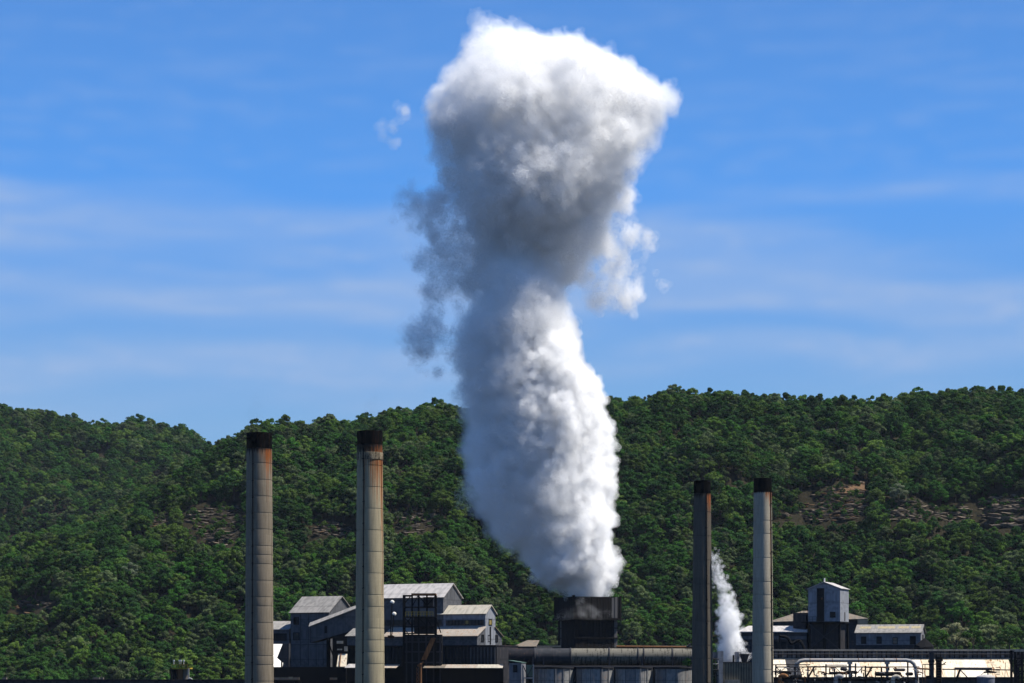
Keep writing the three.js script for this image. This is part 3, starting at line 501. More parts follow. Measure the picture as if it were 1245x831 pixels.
for (const [px, py, tx, ty, l] of [[476.6, 732.6, 474.5, 765, 'white flood lamp on a leaning pole, the upper of two before the coal building'], [479, 747, 476, 765.5, 'white flood lamp on a leaning pole, the lower of two before the coal building']]) {
  const D = 423, h = thing('flood_lamp', l, 'lamp', [0, 0, 0]), a = at(px, py, D), b = at(tx, ty + 3, D);
  part('pole', rod(V(b.x, b.y - 1, b.z), a, 0.1, 8), M.darkSteel, h);
  const s = part('reflector', lathe([[0.12, 0.3], [0.35, 0.12], [0.42, -0.25], [0.36, -0.28], [0.28, 0.05]], 14), M.lamp, h); s.position.copy(a).add(V(0.1, 0.1, 0.1)); s.rotation.set(0.3, 0, -0.5);
  part('foot', bx(b.x - 0.5, b.x + 0.5, b.y - 1.3, b.y - 0.8, b.z - 0.6, b.z + 0.4), M.rust, h);
}
{ // rusty stand pipe in the dark foreground
  const D = 411, h = thing('stand_pipe', 'rusty stand pipe wrapped in a lattice in the dark below the steel tower', 'pipe', [X(511, D), 0, -D]);
  part('pipe', lathe([[0.28, 0], [0.28, Y(808, D)], [0.2, Y(807, D)]], 14), M.rust, h);
  part('valve', merge([bx(-0.55, 0.3, Y(811, D), Y(808.4, D), -0.3, 0.4), rod(V(0.2, Y(809, D), 0), V(0.55, Y(805, D), 0), 0.12)]), M.rust, h);
  const lt = []; for (let y = Y(840, D), k = 0; y < Y(813, D); y += 0.7, k++) lt.push(beam(V(-0.7, y, 0.3), V(-0.3, y + 0.7, 0.3), 0.07), beam(V(-0.3, y, 0.3), V(-0.7, y + 0.7, 0.3), 0.07)); lt.push(bx(-0.75, -0.65, 0, Y(812, D), 0.22, 0.38)); part('lattice', merge(lt), M.rust, h);
}
{ // small platform at the foot of the hill, far left
  const D = 405, h = thing('tank_platform', 'small platform with yellow railing, rusty drum and flood lamps at the foot of the hill', 'platform', [0, 0, 0]), y = Y(812, D);
  part('platform', bx(X(207, D), X(231, D), Y(814, D), Y(812.4, D), -D - 3, -D), M.yellow, h);
  part('railing', railing(V(X(208, D), y, -D), V(X(228, D), y, -D), 0.55, 6), M.yellow, h);
  for (const x of [208, 229]) part('post', bx(X(x, D) - 0.14, X(x, D) + 0.14, 0, y - 0.15, -D + 0.02, -D + 0.3), x === 229 ? M.tanRoof : M.darkSteel, h);
  const drum = (px, r, m) => { const d = part('drum', lathe([[0, 0], [r, 0], [r, Y(814.5, D)], [0, Y(814, D)]], 20), m, h); d.position.set(X(px, D), 0, -D - 1.2); };
  drum(211.5, 0.55, M.darkSteel); drum(218, 0.75, M.rust); drum(224.5, 0.6, M.brownRoof);
  for (const x of [211, 217.5, 219.5, 223]) part('lamp', merge([rod(V(X(x, D), y + 0.5, -D - 0.2), V(X(x, D), y + 1.2, -D - 0.2), 0.05, 6), bx(X(x, D) - 0.14, X(x, D) + 0.14, y + 1.1, y + 1.4, -D - 0.3, -D - 0.05)]), M.lamp, h);
  part('pipe', bent([V(X(229, D), Y(840, D), -D + 0.6), V(X(229, D), Y(825, D), -D + 0.6), V(X(234, D), Y(826, D), -D + 0.6), V(X(234, D), Y(840, D), -D + 0.6)], 0.16, 0.4), M.pipeGrey, h);
}
{
  const D = 402, h = thing('boundary_wall', 'long black wall with a flat top along the bottom left edge', 'wall', [0, 0, 0]);
  part('wall', bx(X(-40, D), X(299, D), 0, Y(828, D), -D - 1, -D), M.darkerWall, h); part('coping', bx(X(-40, D), X(299, D), Y(828, D), Y(826.6, D), -D - 1.2, -D + 0.2), M.tarredAndShade, h);
  for (const [x, w] of [[2, 5], [112, 8], [121, 4]]) part('crate', bx(X(x, D), X(x + w, D), Y(826.6, D), Y(824.2, D), -D - 0.9, -D - 0.2), M.brownRoof, h);
}

// ---------------------------------------------------------------- quench tower and the right half of the plant
{ // square timber quench tower, wider on top
  const D = TOWER_D, th = 20, c = Math.cos(th * Math.PI / 180), h = thing('quench_tower', 'black timber quench tower with a flared top pouring out white steam', 'tower', [X(714.5, D), 0, -D], th * Math.PI / 180);
  const s = S(D), w0 = 27.2 * s, w1 = 30.2 * s, d0 = w0, yL = Y(754.5, D), yT = Y(727, D);
  const rnd = mulberry(77), side = (w, ya, yb, lean, n, z) => { for (let f = 0; f < 4; f++) for (let k = 0; k < n; k++) { const x0 = -w + 2 * w * k / n + 0.03, x1 = -w + 2 * w * (k + 1) / n - 0.03, t = 0.1 + 0.12 * rnd(); const m = part('plank', bx(x0, x1, ya, yb - rnd() * 0.25, w - 0.05, w + t), rnd() < (f === 1 || (f === 0 && k > n - 3) ? 0.28 : 0.03) ? M.paleTimber : M.timber, h); m.rotation.y = f * Math.PI / 2; } };
  const shell = (w, ya, yb) => merge([bx(-w, w, ya, yb, w - 0.35, w - 0.06), bx(-w, w, ya, yb, -w + 0.06, -w + 0.35), bx(-w, -w + 0.3, ya, yb, -w + 0.36, w - 0.36), bx(w - 0.3, w, ya, yb, -w + 0.36, w - 0.36)]);
  part('lower_shell', shell(w0, 0, yL), M.black, h); side(w0, Y(835, D), yL, 0, 14);
  part('upper_shell', shell(w1, yL + 0.4, yT), M.black, h); side(w1, yL + 0.42, yT, 0, 16);
  part('ledge', bx(-w1 - 0.55, w1 + 0.55, yL, yL + 0.38, -w1 - 0.55, w1 + 0.55), M.timber, h);
  for (let f = 0; f < 4; f++) for (const x of [-w1, w1]) { const m = part('corner_post', bx(x - 0.2, x + 0.2, yL + 0.4, yT + 0.3, w1 - 0.05, w1 + 0.3), M.timber, h); m.rotation.y = f * Math.PI / 2; }
  for (let f = 0; f < 4; f++) for (let k = 0; k < 3; k++) { const m = part('waler', bx(-w0 - 0.2, w0 + 0.2, Y(765 + k * 12, D), Y(764 + k * 12, D), w0 + 0.2, w0 + 0.42), M.timber, h); m.rotation.y = f * Math.PI / 2; }
}
{ // raw gas main
  const D = 420, h = thing('gas_main', 'huge horizontal gas main on trestles below the quench tower', 'pipe', [0, 0, 0]), y = Y(799, D), r = 10.2 * S(D), z = -D - r;
  const tube = (x0, x1, m) => { const g = new THREE.CylinderGeometry(r, r, X(x1, D) - X(x0, D) - 0.04, 40, 1, false); const p = part('pipe', g.rotateZ(Math.PI / 2), m, h); p.position.set((X(x0, D) + X(x1, D)) / 2, y, z); };
  tube(618, 650, M.tarredAndShade); tube(650, 694, M.darkWall);  // left sections take darker metals to paint in a cast shadow
  const grime = new THREE.MeshPhysicalMaterial({ specularIntensity: 0.15, roughness: 0.8, map: texture(512, 256, (u, v) => { const a = 6.2832, n = fbm3(Math.cos(v * a) * 2.2, Math.sin(v * a) * 2.2, u * 3, 5) + 0.25 * noise3(u * 60, Math.cos(v * a) * 2, 3), k = 0.85 * smooth(-0.1, 0.5, n + 0.25 * (u - 0.3)); return [0.15, 0.14, 0.115].map((x, i) => lerp(x * (1 + 0.3 * n), [0.02, 0.018, 0.016][i], k)); }) });
  tube(694, 741, grime); tube(741, 776, grime); tube(776, 818, grime); tube(818, 846, grime);
  for (const x of [650, 694, 741, 776, 783, 818]) { const f = part('flange', new THREE.TorusGeometry(r, 0.16, 8, 40).rotateY(Math.PI / 2), M.steel, h); f.position.set(X(x, D), y, z); }
  for (const x of [648, 661, 741, 781, 818]) part('trestle', merge([bx(X(x, D) - 0.16, X(x, D) + 0.16, 0, y, z + r + 0.05, z + r + 0.3), bx(X(x, D) - 0.16, X(x, D) + 0.16, 0, y, z - r - 0.4, z - r - 0.1)]), M.steel, h);
  part('small_pipe', rod(V(X(750, D), Y(786.6, D), z), V(X(846, D), Y(787.4, D), z), 0.22), M.rust, h);
  part('elbow', bent([V(X(846, D), Y(787, D), z + 0.6), V(X(835, D), Y(787, D), z + 0.6), V(X(841, D), Y(783, D), z + 0.6)], 0.15, 0.3), M.steel, h);
}
{
  const D = 436, th = 24, h = frameAt('pump_house', 'low dark building with a small beige gable roof left of the quench tower', 'building', 650, D, th);
  const W = 9, e = Y(786.5, D); part('wall', bx(-6, fx(0, D, th), 0, e, -W, 0), M.darkWall, h);
  part('roof', slab(V(-fx(26, D, th), e, 0.2), V(0.4, e, 0.2), V(-0.9, Y(778.5, D), -W / 2), V(-fx(20, D, th), Y(778.5, D), -W / 2), 0.15), M.brownRoof, h);
  const l = thing('low_building', 'long low flat roofed building whose roof edge runs behind the gas main', 'building', [0, 0, 0]); part('wall', bx(X(612, 445), X(682, 445), 0, Y(787.6, 445), -455, -445), M.darkWall, l); part('roof', bx(X(612, 445), X(682, 445), Y(787.6, 445), Y(785.4, 445), -455.3, -444.7), M.beigeSheet, l);
  part('wall', bx(X(753, 445), X(846, 445), 0, Y(787.6, 445), -455, -445), M.darkWall, l); part('roof', bx(X(753, 445), X(846, 445), Y(787.6, 445), Y(785.4, 445), -455.3, -444.7), M.beigeSheet, l);
}
{ // four round tanks with flanged tops
  const D = 408, proto = [];
  [[649, 699.5, 'leftmost of four grey round tanks in a row below the gas main'], [700, 746.8, 'second from left of four grey round tanks below the gas main'], [747.5, 795, 'third from left of four grey round tanks below the gas main'], [796, 843, 'rightmost of four grey round tanks below the gas main, beside the dark chimney']].forEach(([x0, x1, label], i) => {
    const r = (x1 - x0 - 1) / 2 * S(D), y = Y(811, D), cx = X((x0 + x1) / 2, D);
    if (!i) {
      const g = thing('storage_tank', label, 'tank', [cx, 0, -D - r], 0, 'round tanks below the gas main');
      const n = 12, rad = r * 0.93;
      for (let k = 0; k < n; k++) { const geo = new THREE.CylinderGeometry(r * 0.955, rad, y - 0.3, 6, 1, true, k / n * 6.2832 + 0.012, 6.2832 / n - 0.024); const uv = geo.attributes.uv; for (let q = 0; q < uv.count; q++) uv.setXY(q, uv.getX(q) * 0.3 + k * 0.17, uv.getY(q) * 1.6); part('panel', geo.translate(0, (y - 0.3) / 2, 0), k % 3 ? M.tankSkin : M.tankSkinDark, g); }
      part('core', new THREE.CylinderGeometry(r * 0.94, rad - 0.06, y - 0.5, 32).translate(0, (y - 0.5) / 2, 0), M.darkWall, g);
      part('rim', lathe([[r * 0.94, y - 0.45], [r, y - 0.4], [r, y - 0.05], [r - 0.15, y], [0, y + 0.12]], 40), M.steel, g);
      for (let k = 0; k < 5; k++) { const a = 0.9 - k * 0.42; part('stay', rod(V(Math.sin(a) * r * 0.97, 0, Math.cos(a) * r * 0.97), V(Math.sin(a) * r * 0.985, y - 0.4, Math.cos(a) * r * 0.985), 0.07, 6), M.pipeGrey, g); }
      proto.push(g);
    } else { const g = proto[0].clone(); g.name = numbered('storage_tank'); g.position.set(cx, 0, -D - r); g.rotation.y = [0, 0.3, 1.1, 2.2][i]; g.userData = { ...proto[0].userData, label }; scene.add(g); }
  });
  const h = thing('pipe_walkway', 'thin dark walkway of pipes running over the tops of the four tanks', 'walkway', [0, 0, 0]);
  part('deck', bx(X(640, D), X(842, D), Y(810.4, D), Y(809.4, D), -D - 7, -D - 6), M.darkSteel, h); part('pipe', rod(at(640, 811, D - 0.2), at(842, 811, D - 0.2), 0.13), M.steel, h);
  for (const x of [644, 699.8, 747.2, 795.5]) part('post', bx(X(x, D) - 0.14, X(x, D) + 0.14, 0, Y(810.6, D), -D - 0.14, -D + 0.14), M.darkSteel, h);
}
{ // grey green hut left of the tanks
  const D = 406, th = 12, h = frameAt('control_hut', 'small grey green hut with a sloping roof left of the four tanks', 'hut', 634, D, th), L = fx(15, D, th), y = Y(806.5, D);
  part('wall', bx(-L, 0, 0, y, -4, 0), M.paleWall, h);
  part('roof', slab(V(-L - 0.15, Y(803.2, D), 0.25), V(0.1, y + 0.1, 0.25), V(0.1, y + 0.1, -4.2), V(-L - 0.15, Y(803.2, D), -4.2), 0.15), M.green, h);
  windowOn(h, -L * 0.5, Y(813.5, D), 0, 0.55, 1.1);
  const q = thing('stair_trestle', 'small pale steel stair frame beside the grey green hut', 'frame', [0, 0, 0]), D2 = 405;
  for (const x of [635.5, 648.5]) part('post', bx(X(x, D2) - 0.12, X(x, D2) + 0.12, 0, Y(808.5, D2), -D2 - 0.12, -D2 + 0.12), M.pipeGrey, q);
  part('brace', beam(at(636, 810, D2 - 0.25), at(642, 823, D2 - 0.25), 0.16), M.steel, q); part('brace', beam(at(648, 810, D2 - 0.25), at(641, 823, D2 - 0.25), 0.16), M.steel, q);
  part('beam', bx(X(635, D2), X(649, D2), Y(825.6, D2), Y(824.2, D2), -D2 - 0.1, -D2 + 0.14), M.pipeGrey, q); part('panel', slab(at(640, 823, D2 + 0.3), at(648, 823, D2 + 0.3), at(648, 809, D2 + 0.3), at(640, 809, D2 + 0.3), 0.08), M.green, q);
}
{ // corrugated hut with clutter between the two right chimneys
  const D = 408, h = thing('corrugated_hut', 'beige corrugated hut between the two right hand chimneys with steam rising behind', 'hut', [0, 0, 0]);
  part('wall', bx(X(879.5, D), X(917, D), 0, Y(806.4, D), -D - 5, -D), M.beigeSheet, h); part('roof', bx(X(879, D), X(917, D), Y(806.4, D), Y(805.4, D), -D - 5.2, -D + 0.15), M.steel, h);
  for (let k = 1; k < 12; k++) { const x = lerp(X(879.5, D), X(917, D), k / 12); part('rib', bx(x - 0.05, x + 0.05, Y(840, D), Y(806.8, D), -D, -D + 0.07), M.darkWall, h); }
  part('corner_post', bx(X(874, D), X(879, D), 0, Y(805, D), -D - 0.3, -D + 0.3), M.paleRoof, h); part('step', bx(X(881, D), X(899, D), 0, Y(827, D), -D + 0.1, -D + 1), M.concrete, h);
  const v = thing('vent_hopper', 'dark open hopper on the roof of the beige corrugated hut', 'hopper', [X(907, D), 0, -D - 2.5]), b = Y(805.3, D);
  part('bowl', lathe([[0.45, b], [0.95, b + 1.5], [0.9, b + 1.5], [0.4, b + 0.1]], 24), M.steel, v); part('ring', new THREE.TorusGeometry(0.95, 0.08, 6, 24).rotateX(Math.PI / 2).translate(0, b + 1.5, 0), M.pipeGrey, v);
  const w = thing('vent_box', 'pale ventilation box and stub pipe on the left of the hut roof', 'vent', [0, 0, 0]);
  part('box', bx(X(874, D), X(881, D), Y(805, D), Y(792, D), -D - 4, -D - 2), M.paleRoof, w); part('side_box', bx(X(867, D), X(873.8, D), Y(800, D), Y(793.4, D), -D - 4, -D - 2.2), M.paleWall, w);
  part('stack', rod(at(892, 806, D + 2), at(892, 797, D + 2), 0.16), M.darkSteel, w); part('stack', bx(X(896, D), X(901, D), Y(805.4, D), Y(793, D), -D - 4.2, -D - 3.2), M.paleRoof, w);
  const pk = thing('pipe_cluster', 'cluster of dark pipes beside the foot of the darkest chimney', 'pipes', [0, 0, 0]);
  for (const [x, y, m] of [[868.5, 801, M.darkSteel], [871, 810, M.steel], [873, 804, M.pipeGrey]]) part('pipe', rod(V(X(x, D), 0, -D - 0.8), at(x, y, D + 0.8), 0.16), m, pk);
  for (const y of [802, 808, 815, 822]) part('pipe', rod(at(867, y, D + 0.5), at(874, y, D + 0.5), 0.11), y === 808 ? M.pipeGrey : M.steel, pk);
}
{ // low building with a pale roof, behind the right chimneys
  const D = 462, h = thing('process_building', 'long dark building with a flat pale roof edge behind the light grey chimney', 'building', [0, 0, 0]);
  part('wall', bx(X(898, D), X(981, D), 0, Y(768.5, D), -D - 12, -D), M.darkWall, h);
  part('roof', slab(at(896, 768.4, D - 0.4), at(982, 768.4, D - 0.4), at(982, 761.4, D + 5), at(910, 761.4, D + 5), 0.2), M.paleRoof, h);
  part('cornice', bx(X(897, D), X(981, D), Y(779, D), Y(778.2, D), -D, -D + 0.4), M.steel, h); part('fascia', bx(X(899, D), X(981, D), Y(777.8, D), Y(774, D), -D, -D + 0.1), M.blueWall, h);
  for (const x of [945, 953, 961, 969]) windowOn(h, X(x, D), Y(785, D), -D, 0.7, 1.2);
  const p = thing('crane_arm', 'black bent pipe arm against the dark process building', 'pipe', [0, 0, 0]), D2 = 455; part('pipe', bent([at(948, 774, D2), at(958, 775, D2), at(962, 784, D2), at(972, 778, D2), at(978, 788, D2), at(978, 795, D2)], 0.3, 0.7), M.darkSteel, p); part('support', rod(V(X(948, D2), 0, -D2), at(948, 774, D2), 0.2), M.darkSteel, p);
}
{ // hip roofed hall behind the tower house
  const D = 486, h = thing('crusher_hall', 'broad dark hall with a brown hipped roof behind the raised white tower house', 'building', [0, 0, 0]), e = 756.5, z1 = -D, z2 = -D - 22, ry = Y(741.5, D), rz = -D - 11, a = V(X(939, D), Y(e, D), z1), b = V(X(1056, D), Y(752.5, D), z1), c = V(X(1056, D), Y(752.5, D), z2), d = V(X(939, D), Y(e, D), z2), r0 = V(X(984, D), ry, rz), r1 = V(X(1030, D), ry, rz);
  part('wall', bx(X(940, D), X(1055, D), 0, Y(e, D), z2 + 0.3, z1 - 0.3), M.darkWall, h); part('upper_wall', bx(X(1020, D), X(1054.5, D), Y(e, D), Y(753.2, D), z2 + 0.5, z1 - 0.5), M.darkWall, h);
  const tri = (p, q, r, s) => slab(p, q, r, s, 0.2);
  part('roof', tri(a, b, r1, r0), M.brownRoof, h); part('roof', tri(b, c, r1.clone().add(V(0.02, 0, 0)), r1), M.rustRoof, h); part('roof', tri(c, d, r0, r1), M.brownRoof, h); part('roof', tri(d, a, r0, r0.clone().add(V(-0.02, 0, 0))), M.brownRoof, h);
  part('side_wall', slab(at(1043, 768, D - 0.5), at(1055.2, 768, D - 0.5), at(1055.2, 753.4, D - 0.5), at(1043, 753.4, D - 0.5), 0.2), M.beigeSheet, h);
}
{ // raised tower house
  const D = 460, th = 24, h = frameAt('tower_house', 'tall pale metal tower house with a gabled roof and dark slot on a black trestle', 'building', 1021.7, D, th), F = (px) => fx(px, D, th), W = F(36.7), L = fz(16, D, th), y0 = Y(756, D), e = Y(715.8, D), r = 7.8 * S(D);
  const shape = new THREE.Shape([[-W, y0], [0, y0], [0, e], [-W / 2, e + r], [-W, e]].map(([x, y]) => new THREE.Vector2(x, y)));
  part('wall', metric(new THREE.ExtrudeGeometry(shape, { depth: L, bevelEnabled: false }).translate(0, 0, -L)), M.houseWall, h);
  const o = 0.25, k = r / (W / 2), roof = (s) => { const ex = s > 0 ? o : -W - o, a = V(ex, e - o * k + 0.1, 0.3), b = V(ex, e - o * k + 0.1, -L - 0.3), c = V(-W / 2 + s * 0.01, e + r + 0.1, -L - 0.3), d = V(-W / 2 + s * 0.01, e + r + 0.1, 0.3); return s > 0 ? slab(a, b, c, d, 0.12) : slab(b, a, d, c, 0.12); };
  part('roof', roof(1), M.paleRoof, h); part('roof', roof(-1), M.paleRoof, h);
  const slot = part('opening', bx(-F(26.6), -F(17.6), y0 + 0.02, e + 0.1, 0, 0.06), M.black, h); for (const x of [-F(27.1), -F(17.4)]) part('jamb', bx(x - 0.1, x + 0.1, y0, e + 0.3, 0.0, 0.16), M.houseWall, h);
  part('lamp', lathe([[0, 0], [0.16, 0.1], [0.16, 0.4], [0, 0.5]], 10), M.rust, h).position.set(-F(20.5), Y(729.5, D), 0.2);
  windowOn(h, -F(8.4), Y(747.8, D), 0, 0.95, 0.95); part('seam', bx(-F(17), 0, Y(731.6, D), Y(731.2, D), 0, 0.04), M.blueWall, h);
  part('vent_pipe', rod(V(-W / 2 - 0.2, e + r, -1), V(-W / 2 - 0.2, e + r + 0.9, -1), 0.15, 8), M.lamp, h);
  part('side_door', bx(0, 0.05, y0 + 0.2, y0 + 2, -L * 0.6, -L * 0.45), M.blueWall, h);
  const t = frameAt('trestle', 'black steel trestle with chutes carrying the pale tower house', 'trestle', 1021.7, D, th);
  for (const x of [-W + 0.2, -W / 2, -0.2]) for (const z of [-0.2, -L + 0.2]) part('leg', bx(x - 0.22, x + 0.22, 0, y0 - 0.31, z - 0.22, z + 0.22), M.darkSteel, t);
  part('deck', bx(-W - 1.2, 0.2, y0 - 0.3, y0 - 0.02, -L - 0.3, 0.8), M.darkSteel, t); part('chute', bx(-W + 0.8, -0.6, Y(790, D), y0 - 0.35, -L + 0.8, -0.6), M.darkerWall, t);
  part('stair_tower', bx(-W - 3.4, -W - 0.6, 0, Y(745, D), -3, -0.4), M.darkerWall, t); part('railing', railing(V(-W - 3.4, Y(745, D), -0.3), V(-W - 0.2, Y(745, D), -0.3), 1, 4), M.steel, t); part('railing', railing(V(-W - 1.2, y0, 0.7), V(-W + 2, y0, 0.7), 1, 4), M.steel, t);
  part('brace', beam(V(-W + 0.2, Y(790, D), 0.1), V(-0.2, y0 - 0.5, 0.1), 0.2), M.steel, t); part('brace', beam(V(-0.2, Y(790, D), 0.15), V(-W + 0.2, y0 - 0.5, 0.15), 0.2), M.steel, t);
}
{ // long house to the right
  const D = 456, th = 18, h = frameAt('long_house', 'long low metal house with rust patched grey roof at the right foot of the hill', 'building', 1119.8, D, th), L = fx(75, D, th), W = fz(11.3, D, th), e = Y(769.5, D), r = 9.4 * S(D);
  part('wall', prism(L, W, e, r), M.paleWall, h); const rg = gableRoof(L, W, e, r, 0, 0); for (const g of rg) part('roof', g, M.greyRoof, h);
  const k = r / (W / 2); for (const [x0, x1] of [[-72, -59], [-51, -31], [-27, -15], [-12, -1.5]]) { const za = -W * 0.23, zb = -W * 0.37, P = (x, z) => V(fx(x, D, th) + 0.35 * 0, e + 0.17 + (-z) * k, z); part('skylight', slab(P(x0, za), P(x1, za), P(x1, zb), P(x0, zb), 0.06), M.skylight, h); }
  windowOn(h, -fx(9, D, th), Y(779, D), 0, 0.95, 1.5, 'front', M.black, 'door'); for (const x of [-66, -48]) windowOn(h, -fx(-x, D, th), Y(778.6, D), 0, 0.85, 1.3); windowOn(h, -fx(29.5, D, th), Y(779.5, D), 0, 0.8, 1.2, 'front', M.brownRoof);
  part('plinth', bx(-L - 0.1, 0.1, 0, Y(784.5, D), -W - 0.1, 0.18), M.darkerWall, h); part('pilaster', bx(-fx(60, D, th), -fx(58.6, D, th), Y(784.4, D), e, 0, 0.1), M.houseWall, h);
  windowOn(h, 0, Y(776, D), -W / 2, 1, 1.1, 'side', M.bandGlass);
  const c = thing('coal_heap', 'small black coal heap at the right end of the long house', 'heap', [0, 0, 0]); const rn = mulberry(8), pts = []; for (let i = 0; i < 60; i++) { const a = rn() * 6.28, q = rn(); pts.push(V(Math.cos(a) * q * 2.6, (1 - q) * 2 + rn() * 0.3, Math.sin(a) * q * 1.6)); } for (let i = 0; i < 10; i++) pts.push(V(Math.cos(i) * 2.6, -6, Math.sin(i) * 1.6)); part('heap', new ConvexGeometry(pts), M.black, c).position.copy(at(1124, 789, 450));
}
const NEAR_D = 424;
{ // long elevated gallery
  const D = 430, h = thing('long_gallery', 'long horizontal covered gallery with upright ribs stretching across the right side', 'gallery', [0, 0, 0]), y0 = Y(801, D), y1 = Y(792, D);
  part('wall', bx(X(938, D), X(1262, D), y0, y1, -D - 4, -D), M.blueWall, h); part('roof', bx(X(938, D), X(1262, D), y1, Y(790, D), -D - 4.3, -D + 0.35), M.concrete, h);
  const rnd = mulberry(21); for (let px = 941, k = 0; px < 1260; px += 5.1 + rnd() * 1.2, k++) { const x = X(px, D); part('rib', bx(x - 0.08, x + 0.08, y0 + 0.05, y1 - 0.02, 0 - D, -D + 0.18), k % 5 === 2 ? M.beigeSheet : M.darkSteel, h); if (rnd() < 0.6) part('panel', bx(x + 0.14, x + 0.68, y0 + 0.25, y1 - 0.3 - rnd() * 0.3, -D, -D + 0.06), rnd() < 0.4 ? M.paleWall : M.bandGlass, h); }
  part('sill', bx(X(938, D), X(1262, D), y0 - 0.18, y0, -D - 4.2, -D + 0.3), M.concrete, h);
  for (let px = 945; px < 1262; px += 42) part('leg', bx(X(px, D) - 0.3, X(px, D) + 0.3, 0, y0 - 0.2, -D - 2.3, -D - 1.7), M.darkSteel, h);
  part('cable_tray', rod(at(938, 795.8, D - 0.35), at(1262, 795.8, D - 0.35), 0.09), M.steel, h);
}
{ // long bright shed roof below the gallery
  const D = NEAR_D, h = thing('battery_shed', 'long shed with a glaring cream white roof streaked with rust below the gallery', 'shed', [0, 0, 0]), y0 = Y(823.6, D), y1 = Y(802.4, D), dz = 5.2;
  const cuts = [940, 959, 975, 1000, 1025, 1050, 1075, 1100, 1125, 1150, 1175, 1205, 1234];
  for (let i = 0; i + 1 < cuts.length; i++) { const a = X(cuts[i], D) + 0.02, b = X(cuts[i + 1], D) - 0.02; part('roof_sheet', slab(V(a, y0, -D), V(b, y0, -D), V(b, y1, -D - dz), V(a, y1, -D - dz), 0.12), i === 1 ? M.darkWall : [M.brightRoof, M.brightRoof2, M.brightRoof3][i % 3], h); }
  part('wall', bx(X(938, D), X(1236, D), 0, y0 - 0.16, -D - dz, -D - 0.25), M.darkWall, h); part('gutter', bx(X(938, D), X(1236, D), y0 - 0.35, y0 - 0.12, -D - 0.22, -D + 0.16), M.darkSteel, h);
}

// ---------------------------------------------------------------- pipework before the bright shed
{
  const D = 414, h = thing('overhead_pipe', 'thick pale grey overhead pipe bending down at both ends before the bright shed roof', 'pipe', [0, 0, 0]), r = 2.3 * S(D);
  part('pipe', bent([V(X(967.5, D), 0, -D), at(967.5, 803.4, D), at(1112.5, 803.4, D), V(X(1119.5, D), 6, -D)], r, 1.7, 16), M.pipeGrey, h);
  for (const x of [985, 1012, 1044, 1075, 1090]) part('collar', new THREE.TorusGeometry(r, 0.07, 6, 18).rotateY(Math.PI / 2), M.rust, h).position.copy(at(x, 803.4, D));
  for (const x of [1033.5, 1079]) part('leg', merge([rod(V(X(x, D), 0, -D), at(x, 805.4, D), 0.27, 12), bx(X(x, D) - 0.42, X(x, D) + 0.42, Y(808, D), Y(805.6, D), -D - 0.4, -D + 0.4)]), M.pipeGrey, h);
}
{
  const D = 409, h = thing('pipe_rack', 'dark steel pipe rack with posts, braces and valves below the overhead pipe', 'rack', [0, 0, 0]);
  const hline = (x0, x1, y, r, m = M.darkSteel, dz = 0) => part('pipe', rod(at(x0, y, D - dz), at(x1, y, D - dz), r), m, h), post = (x, y, w = 0.15, m = M.darkSteel) => part('post', bx(X(x, D) - w, X(x, D) + w, 0, Y(y, D), -D - w, -D + w), m, h), brace = (x0, y0, x1, y1, w = 0.2, m = M.darkSteel) => part('brace', beam(at(x0, y0, D - 0.3), at(x1, y1, D - 0.3), w), m, h);
  for (const [x, y] of [[943.5, 809], [967, 812], [982.5, 810], [1004.5, 808], [1015, 812], [1040.5, 807], [1052.5, 810], [1072, 812], [1104, 806]]) post(x, y, 0.13, x > 1000 && x < 1050 ? M.steel : M.darkSteel);
  hline(940, 985, 808.8, 0.1); hline(944, 1118, 811.5, 0.11, M.steel); hline(984, 1040, 811, 0.09); hline(1052, 1076, 812, 0.1); hline(940, 972, 817, 0.12, M.steel, 0.4); hline(950, 985, 825, 0.22, M.darkSteel, 0.3); hline(976, 1100, 826.5, 0.34, M.black, 0.5); hline(1005, 1030, 809.2, 0.1, M.pipeGrey, 0.2);
  brace(983, 824, 990.5, 811, 0.3); brace(1053, 824, 1061, 811, 0.3); brace(1041, 820, 1050, 811, 0.16, M.tanRoof); brace(944, 812, 955, 822, 0.1); brace(955, 812, 944, 822, 0.1); brace(966, 818, 979, 811, 0.1); brace(1016, 812, 1026, 822, 0.1);
  const vessel = (x, y, rx, m, w = 0.8) => part('vessel', new THREE.CapsuleGeometry(rx, w, 6, 14).rotateZ(Math.PI / 2), m, h).position.copy(at(x, y, D - 0.6));
  vessel(955, 818.5, 0.37, M.darkSteel, 1.6); vessel(968, 824, 0.43, M.black, 1.4); vessel(1020, 819, 0.27, M.darkSteel, 3.2); vessel(1026, 814, 0.30, M.steel, 0.7); vessel(1036, 818, 0.32, M.black, 1.4); vessel(1080, 820, 0.40, M.darkSteel, 4.2); vessel(1094, 815, 0.27, M.steel, 1.6); vessel(1106, 820, 0.32, M.black, 0.8); vessel(1044, 826, 0.43, M.black, 3);
  const rn = mulberry(41); for (let i = 0; i < 130; i++) { const x = 942 + rn() * 176, y = 810 + rn() * 20, l = 1.5 + rn() * 6, up = rn() < 0.5; part('fitting', up ? rod(at(x, y, D - 0.8 - rn()), at(x, y + l, D - 0.8), 0.06 + rn() * 0.08, 7) : rod(at(x, y, D - 0.7), at(x + l, y + rn() * 2, D - 0.7 - rn()), 0.06 + rn() * 0.08, 7), [M.darkSteel, M.steel, M.darkSteel, M.pipeGrey, M.rust][Math.floor(rn() * 5)], h); }
  for (let i = 0; i < 9; i++) { const x = 944 + rn() * 34, y = 811 + rn() * 12; part('valve_wheel', new THREE.TorusGeometry(0.28, 0.06, 6, 14), i % 2 ? M.steel : M.darkSteel, h).position.copy(at(x, y, D - 1)); }
}
